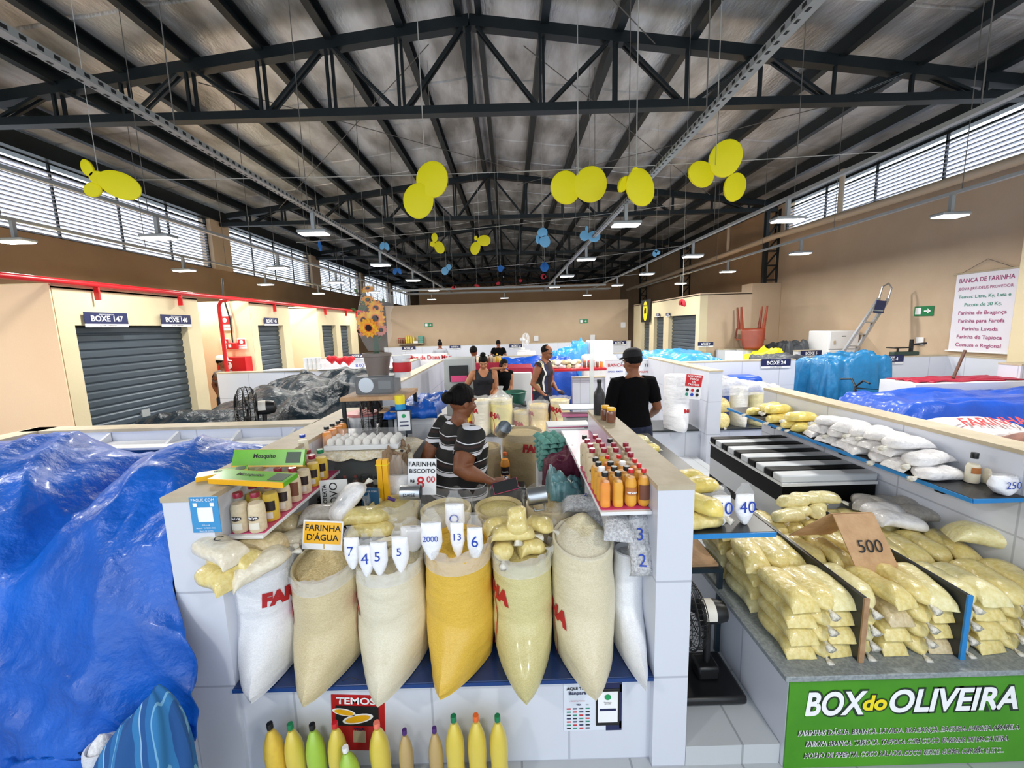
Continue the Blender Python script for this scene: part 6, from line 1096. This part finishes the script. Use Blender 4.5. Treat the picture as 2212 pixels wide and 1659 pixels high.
# ================================================================ people
def skinm(n, c, c2): return mat(n, c, .55, n2=c2, nscale=9, bump=(120, .15))
S_dark = skinm('skin_dark', '7E4C2E', '704026'); S_mid = skinm('skin_mid', '8C5638', '804C30'); S_light = skinm('skin_light', 'AC7552', 'A06A48')
M_hair = mat('black_hair', '050404', .7, n2='0C0908', nscale=40, bump=(60, .8), stretch=(1, 1, .3), spec=.15); M_eye = mat('eye_white', 'B4ADA4', .5); M_iris = mat('iris_dark', '1A100C', .3); M_lip = mat('lips', '7A3E36', .5)
def person(label, loc, rz, H, skin, b=1., arms=(), head=(0, 0), lean=0., hair='short', top=None, pants=None, sleeve=.55, neck=.0, vox=.009, cap=None, glasses=False, chest=0., parts=True):
    """one continuous body: volumes joined by a voxel remesh; clothes are shells grown from the body surface"""
    sc = H/1.70; WM = Matrix.Translation(loc) @ Matrix.Rotation(rz, 4, 'Z') @ Matrix.Scale(sc, 4); inv = WM.inverted()
    Lm = Matrix.Translation((0, 0, 1.0)) @ Matrix.Rotation(lean, 4, 'X') @ Matrix.Translation((0, 0, -1.0)); up = lambda p: Lm @ V(p)
    m = MB(); n = 22
    def ring(z, rx, ry, cy=0, bend=True): return [(up if bend else V)((rx*cos(2*pi*k/n)*(1), cy+ry*sin(2*pi*k/n), z)) for k in range(n)]
    hb = 1+(b-1)*1.0
    m.loft([ring(.80, .13*hb, .10*hb, 0, False), ring(.90, .172*hb, .125*hb, .01, False), ring(1.0, .155*hb, .115*hb, -.005), ring(1.10, .138*hb, .105*hb, -.01*hb), ring(1.20, .148*hb**.8, .108*hb**.8, -.012-chest*.3), ring(1.28, .16*hb**.6, .112*hb**.6, -.01-chest), ring(1.36, .165*hb**.4, .095*hb**.4, 0), ring(1.41, .13*hb**.4, .075, .005), ring(1.445, .075, .058, .008), ring(1.47, .055, .055, .006), ring(1.52, .052, .054, .0)])
    if chest:
        for s in (-1, 1): m.ball(up((s*.075, -.075-chest*.7, 1.25)), .075, 8, (1, .8, .9))
    for s in (-1, 1):
        m.tube([V((s*.085, .0, .92)), V((s*.095, 0, .8)), V((s*.10, -.012, .52)), V((s*.10, -.01, .46)), V((s*.10, .02, .33)), V((s*.10, .022, .10)), V((s*.10, .02, .05))], [.10*hb, .098*hb, .062*hb**.5, .06, .058, .04, .04], 14)
        m.loft([[(s*.10+x*w, y, z) for x, z in ((-.038, .0), (.038, .0), (.038, h), (-.038, h))] for y, w, h in ((.07, .7, .05), (.03, .9, .09), (-.06, 1, .06), (-.13, 1.1, .035), (-.165, .8, .02))])
    jo = []
    for s, (el, ha, fd, curl) in zip((-1, 1), arms):
        S_ = up((s*.176*hb**.3, .005, 1.372)); E_ = inv @ V(el); H_ = inv @ V(ha); q = (1+(b-1)*.8)
        d1 = (E_-S_); E_ = S_+d1.normalized()*min(max(d1.length, .24), .32); d2 = H_-E_; H_ = E_+d2.normalized()*min(max(d2.length, .2), .27)
        m.tube([up((s*.10, .005, 1.38)), S_, S_.lerp(E_, .3), S_.lerp(E_, .75), E_, E_.lerp(H_, .3), E_.lerp(H_, .8), H_], [.056, .056*q, .054*q, .045*q, .041*q**.7, .042*q**.7, .028, .025], 14)
        f = (inv.to_3x3() @ V(fd)).normalized(); side = f.cross(V((0, 0, 1))); side = (side if side.length > .1 else V((1, 0, 0))).normalized(); nr = side.cross(f).normalized()
        C0 = H_; C1 = H_+f*.085
        m.loft([[c+side*x*w+nr*z for x, z in ((-.03, -.012), (.03, -.012), (.034, .0), (.03, .013), (-.03, .013), (-.034, 0))] for c, w in ((C0, .75), (H_+f*.04, 1.15), (C1, 1.2))])
        for k, (x, L_) in enumerate(((-.03, .062), (-.01, .074), (.011, .07), (.03, .055))):
            p0 = C1-f*.012+side*x; pp = [p0]; dd = f.copy()
            for j in range(3): dd = (dd-nr*curl*.6).normalized(); pp.append(pp[-1]+dd*L_*(.45, .32, .25)[j])
            m.tube(pp, [.0095, .009, .0082, .0068], 8)
        p0 = H_+f*.025-side*.03*s*-1; pp = [p0, p0+(f*.6-side*-s*.9*-1).normalized()*.0+f*.025+side*s*.02, p0+f*.055+side*s*.03-nr*.006, p0+f*.08+side*s*.026-nr*.012*curl]; m.tube(pp, [.013, .012, .010, .008], 8)
        jo.append((S_, E_, H_))
    HM = Lm @ Matrix.Translation((0, 0, 1.50)) @ Matrix.Rotation(head[0], 4, 'Z') @ Matrix.Rotation(head[1], 4, 'X') @ Matrix.Translation((0, 0, -1.50)); hp = lambda p: HM @ V(p)
    hm = MB(); hm.T = HM
    hm.ball((0, .012, 1.605), .1, 12, (.76, .95, .98)); hm.ball((0, -.022, 1.55), .1, 12, (.62, .66, .90)); hm.ball((0, -.045, 1.492), .04, 8, (.9, .8, .7)); hm.ball((0, .0, 1.52), .06, 8, (1, 1.0, .8))
    hm.tube([(0, -.085, 1.60), (0, -.104, 1.575), (0, -.114, 1.556), (0, -.10, 1.548)], [.009, .012, .015, .012], 8)
    for s in (-1, 1):
        hm.ball((s*.076, .012, 1.572), .03, 8, (.28, .6, 1)); hm.ball((s*.013, -.1, 1.552), .010, 6); hm.tube([(s*.012, -.090, 1.612), (s*.035, -.089, 1.616), (s*.055, -.072, 1.608)], .008, 6); hm.ball((s*.04, -.062, 1.557), .024, 8)
    hm.tube([(-.022, -.083, 1.522), (0, -.092, 1.525), (.022, -.083, 1.522)], .007, 6)
    m.v, m.f, m.m = m.v+hm.v, m.f+[tuple(i+len(m.v) for i in f_) for f_ in hm.f], m.m+hm.m
    o = m.build('tmp', skin); k = o.modifiers.new('r', 'REMESH'); k.mode = 'VOXEL'; k.voxel_size = vox; k.use_smooth_shade = True
    k2 = o.modifiers.new('s', 'SMOOTH'); k2.factor = .5; k2.iterations = 2 if vox < .008 else 1
    bpy.context.view_layer.update(); me = bpy.data.meshes.new_from_object(o.evaluated_get(bpy.context.evaluated_depsgraph_get())); bpy.data.objects.remove(o)
    me.name = 'person'; me.materials.clear(); me.materials.append(skin); P = bpy.data.objects.new('person', me); COL.objects.link(P); P.matrix_world = WM; tag(P, label, 'person')
    def seg(p, a, c): ab = c-a; t = max(0, min(1, (p-a).dot(ab)/ab.length_squared)); return (p-(a+ab*t)).length, t
    def shell(name, test, off, mt):
        bm = bmesh.new(); bm.from_mesh(me); bm.normal_update()
        bmesh.ops.delete(bm, geom=[f_ for f_ in bm.faces if not test(f_.calc_center_median())], context='FACES'); bmesh.ops.delete(bm, geom=[v for v in bm.verts if not v.link_faces], context='VERTS')
        for _ in range(3): bmesh.ops.smooth_vert(bm, verts=[v for v in bm.verts if v.is_boundary], factor=.5, use_axis_x=True, use_axis_y=True, use_axis_z=True)
        bm.normal_update(); ds = {v: v.co+v.normal*(off+.35*off*nz(v.co.x*14, v.co.y*14, v.co.z*9)) for v in bm.verts}
        for v, c in ds.items(): v.co = c
        mm = bpy.data.meshes.new(name); bm.to_mesh(mm); bm.free(); mm.materials.append(mt)
        for p in mm.polygons: p.use_smooth = True
        c = bpy.data.objects.new(name, mm); COL.objects.link(c); c.parent = P; q = c.modifiers.new('s', 'SOLIDIFY'); q.thickness = .004; q.offset = 1; return c
    ilm = Lm.inverted()
    def armt(p):
        best = (9, 9, 0)
        for i, (S_, E_, H_) in enumerate(jo):
            d, t = seg(p, S_, E_); d2, t2 = seg(p, E_, H_)
            if d < best[0]: best = (d, t, i)
            if d2 < best[0]: best = (d2, 1+t2, i)
        return best
    rq = .072*(1+(b-1)*.8)
    def istop(p):
        q = ilm @ p; d, t, i = armt(p)
        if q.z > 1.46: return False
        if neck and q.z > 1.28 and abs(q.x) > .150: return False
        if neck and (q.x**2/(.088**2)+(q.z-1.46)**2/((.04+neck)**2)) < 1: return False
        if q.z > 1.445-.3*abs(q.x) + (0 if q.y > 0 else -.02) and abs(q.x) < .1: return False
        if d < rq and t > .02 and (abs(q.x) > .165*hb**.35+.0 or t > .55 or q.z < .9): 
            if t > sleeve: return False
            return True
        return q.z > .93
    def ispants(p):
        q = ilm @ p; d, t, i = armt(p)
        if d < rq*.85 and t > .3: return False
        return .07 < p.z < .80 or (p.z >= .8 and q.z < .975)
    if top: shell('shirt', istop, .010, top)
    if pants: shell('trousers', ispants, .007, pants)
    # hair, eyes, mouth
    if hair:
        hb_ = MB(); hb_.T = HM; nn = 16; low = {'bun': 1.53, 'short': 1.55, 'balding': 1.55, 'top': 1.53, 'long': 1.40}[hair]; fr = {'bun': 1.645, 'short': 1.64, 'balding': 1.72, 'top': 1.64, 'long': 1.64}[hair]
        bm = bmesh.new(); bmesh.ops.create_uvsphere(bm, u_segments=28, v_segments=20, radius=1)
        for v in bm.verts:
            d = v.co.copy(); rr = 1+.03*nz(d.x*4, d.y*4, d.z*4); v.co = V((d.x*.084*rr, .014+d.y*.104*rr, 1.607+d.z*(.108 if d.z > 0 else max(.07, 1.607-low))*rr))
        def kill(c):
            lim = fr-(c.y+.06)*(fr-low)/.10 if c.y > -.06 else fr
            if hair == 'balding' and c.z > 1.655+max(0, c.y)*.2 and c.y < .045: return True
            return c.z < max(low, min(fr, lim))
        bmesh.ops.delete(bm, geom=[f_ for f_ in bm.faces if kill(f_.calc_center_median())], context='FACES')
        for v in bm.verts: v.co = HM @ v.co
        mm = bpy.data.meshes.new('hair'); bm.to_mesh(mm); bm.free(); mm.materials.append(M_hair)
        for p in mm.polygons: p.use_smooth = True
        c = bpy.data.objects.new('hair', mm); COL.objects.link(c); c.parent = P; q = c.modifiers.new('s', 'SOLIDIFY'); q.thickness = .014; q.offset = -1
        if hair in ('bun', 'top'): hb_.ball((0, .125, 1.60) if hair == 'bun' else (0, .03, 1.73), .045, 10, (1.1, .9, 1)).build('hair_bun', M_hair, P)
        if hair == 'long': hb_.tube([(0, .09, 1.60), (0, .11, 1.50), (0, .10, 1.38)], [.05, .045, .02], 10).build('ponytail', M_hair, P)
    if parts:
        e = MB(); e.T = HM
        for s in (-1, 1): e.ball((s*.032, -.0745, 1.588), .0105, 8, (1.1, .5, .6))
        e.build('eyes', M_eye, P); e = MB(); e.T = HM
        for s in (-1, 1): e.ball((s*.032, -.0800, 1.587), .0052, 6)
        e.build('irises', M_iris, P); e = MB(); e.T = HM
        for s in (-1, 1): e.tube([(s*.015, -.092, 1.612), (s*.035, -.093, 1.617), (s*.055, -.078, 1.611)], .0035, 5)
        e.build('eyebrows', M_hair, P); e = MB(); e.T = HM; e.tube([(-.024, -.086, 1.521), (0, -.097, 1.524), (.024, -.086, 1.521)], [.003, .0065, .003], 6); e.build('lips', M_lip, P)
    if glasses:
        e = MB(); e.T = HM
        for s in (-1, 1): e.tube([(s*.033+.024*cos(2*pi*k/16), -.102, 1.588+.018*sin(2*pi*k/16)) for k in range(17)], .0018, 5).tube([(s*.057, -.10, 1.592), (s*.08, -.03, 1.592), (s*.08, .02, 1.59)], .0018, 5)
        e.tube([(-.01, -.104, 1.59), (.01, -.104, 1.59)], .0018, 5).build('glasses', M_black, P)
    if cap:
        e = MB(); e.T = HM; bm = None; n_ = 28
        e.loft([[(.088*q*cos(2*pi*k/n_), .012+.108*q*sin(2*pi*k/n_), z) for k in range(n_)] for q, z in ((1.0, 1.635), (1.0, 1.655), (.96, 1.685), (.8, 1.712), (.45, 1.73), (.05, 1.735))])
        e.loft([[(x, y, z+dz) for x, y, z in ((-.075, -.06, 1.64), (-.06, -.13, 1.632), (-.02, -.165, 1.626), (.02, -.165, 1.626), (.06, -.13, 1.632), (.075, -.06, 1.64), (0, -.05, 1.65))] for dz in (0, .005)]); e.build('cap', cap, P)
    return P
M_blkc = mat('black_cotton', '08080A', .9, spec=.1); M_jean = mat('dark_jeans', '0C1224', .85, n2='1B2644', nscale=20); M_navyt = mat('navy_top', '070B16', .8)
Wst = stripes('striped_knit', [(0, '070607'), (.20, 'D4D4DA'), (.34, '070607'), (.38, 'D4D4DA'), (.41, '070607'), (.56, '2A1614'), (.66, '070607'), (.72, 'D4D4DA'), (.76, '070607')], 2, 6.2)
seller = person('woman in a brown, black and white striped T-shirt seen from behind, holding a phone', (-.37, 2.56, .1), radians(122), 1.54, S_dark, 1.62,
    arms=((aY(1003, 990, 2.32), aY(1062, 1040, 2.28), (1, .15, -.05), .5), (aY(922, 990, 2.66), aY(1010, 1030, 2.85), (1, .2, -.3), .4)), head=(.12, .12), lean=.10, hair='bun', top=Wst, pants=M_blkc, sleeve=.62, vox=.0065, chest=.03)
man_b = person('man in a black T-shirt and dark cap seen from behind at his stall', (1.20, 4.0, .1), radians(186), 1.63, S_mid, 1.12,
    arms=((aY(1420, 880, 4.0), aY(1400, 905, 4.3), (-.6, .5, .2), .8), (aY(1312, 900, 4.0), aY(1330, 930, 4.3), (.5, .6, .1), .8)), head=(.35, .15), hair='short', top=M_blkc, pants=M_jean, sleeve=.75, vox=.008, cap=mat('dark_cap', '07080D', .8), glasses=True)
Vst = stripes('striped_vest', [(0, '2A1A22'), (.30, '9E2F36'), (.40, '1B1518'), (.52, 'D8CFA0'), (.62, '1B1518'), (.68, 'E4E4E4'), (.74, '262A4A'), (.85, '2A1A22')], 0, 2.9)
man_s = person('man with glasses in a sleeveless striped shirt looking down at the sacks', (.50, 6.45, .1), radians(58), 1.60, S_mid, 1.18,
    arms=((aY(1148, 838, 6.2), aY(1182, 860, 6.0), (.8, -.3, -.4), .4), (aY(1195, 842, 6.5), aY(1212, 856, 6.1), (.7, -.5, -.3), .4)), head=(.15, .32), lean=.10, hair='balding', top=Vst, pants=M_jean, sleeve=.08, vox=.010, glasses=True, chest=.01)
wom_t = person('woman in a navy tank top looking down, hands at the flour sacks', (-.43, 6.38, .1), radians(5), 1.47, S_light, 1.28,
    arms=((aY(1001, 846, 6.35), aY(1018, 864, 6.05), (.5, -.6, -.5), .4), (aY(1072, 846, 6.35), aY(1060, 866, 6.05), (-.5, -.6, -.5), .4)), head=(0, .42), lean=.06, hair='top', top=M_navyt, pants=M_jean, sleeve=.05, neck=.10, vox=.010, chest=.035)
girl = person('person in a black top with one arm raised over the head', (aY(1088, 800, 7.45).x, 7.40, .1), radians(20), 1.32, S_light, 1.0,
    arms=((aY(1068, 803, 7.3), aY(1100, 794, 7.3), (1, .2, .1), .9), (aY(1105, 840, 7.4), aY(1100, 860, 7.25), (0, -.6, -.6), .4)), head=(.3, .3), hair='long', top=M_blkc, pants=M_jean, sleeve=.1, vox=.012)
capm = person('man in a white cap and grey tank top passing behind the left wall', (aY(478, 768, 7.5).x, 7.5, .0), radians(95), 1.60, S_dark, 1.1,
    arms=(((aY(462, 830, 7.45)), aY(475, 860, 7.4), (1, 0, -.5), .5), (aY(470, 830, 7.65), aY(485, 850, 7.65), (1, 0, -.5), .5)), head=(0, .1), hair='short', top=mat('grey_tank', '6A625E', .8), pants=M_jean, sleeve=.05, vox=.012, cap=mat('white_cap', 'E6EAEA', .7))
def far(label, px, py, Y, rz, top, skin=S_mid, hair='short', h=1.66, z=.0):
    p = aY(px, py, Y); H_ = min(1.8, p.z-z); x = p.x
    return person(label, (x, Y, z), rz, H_, skin, 1.1, arms=((V((x+.25, Y, H_*.65)), V((x+.2, Y+.2, H_*.55)), (0, 1, 0), .4), (V((x-.25, Y, H_*.65)), V((x-.2, Y+.2, H_*.55)), (0, 1, 0), .4)), hair=hair, top=top, pants=M_jean, vox=.016, parts=False)
far('person in a light grey shirt with hair in a knot, seen from behind far back', 950, 737, 13.6, pi, mat('light_grey_cotton', '9FA2AA', .8), hair='top')
far('person with black hair and dark top behind the grey cabinet', 1023, 748, 8.6, pi*.9, M_navyt, hair='short')
far('person in black seen from behind near the back half wall', 1076, 735, 13.6, pi, M_blkc, hair='short')
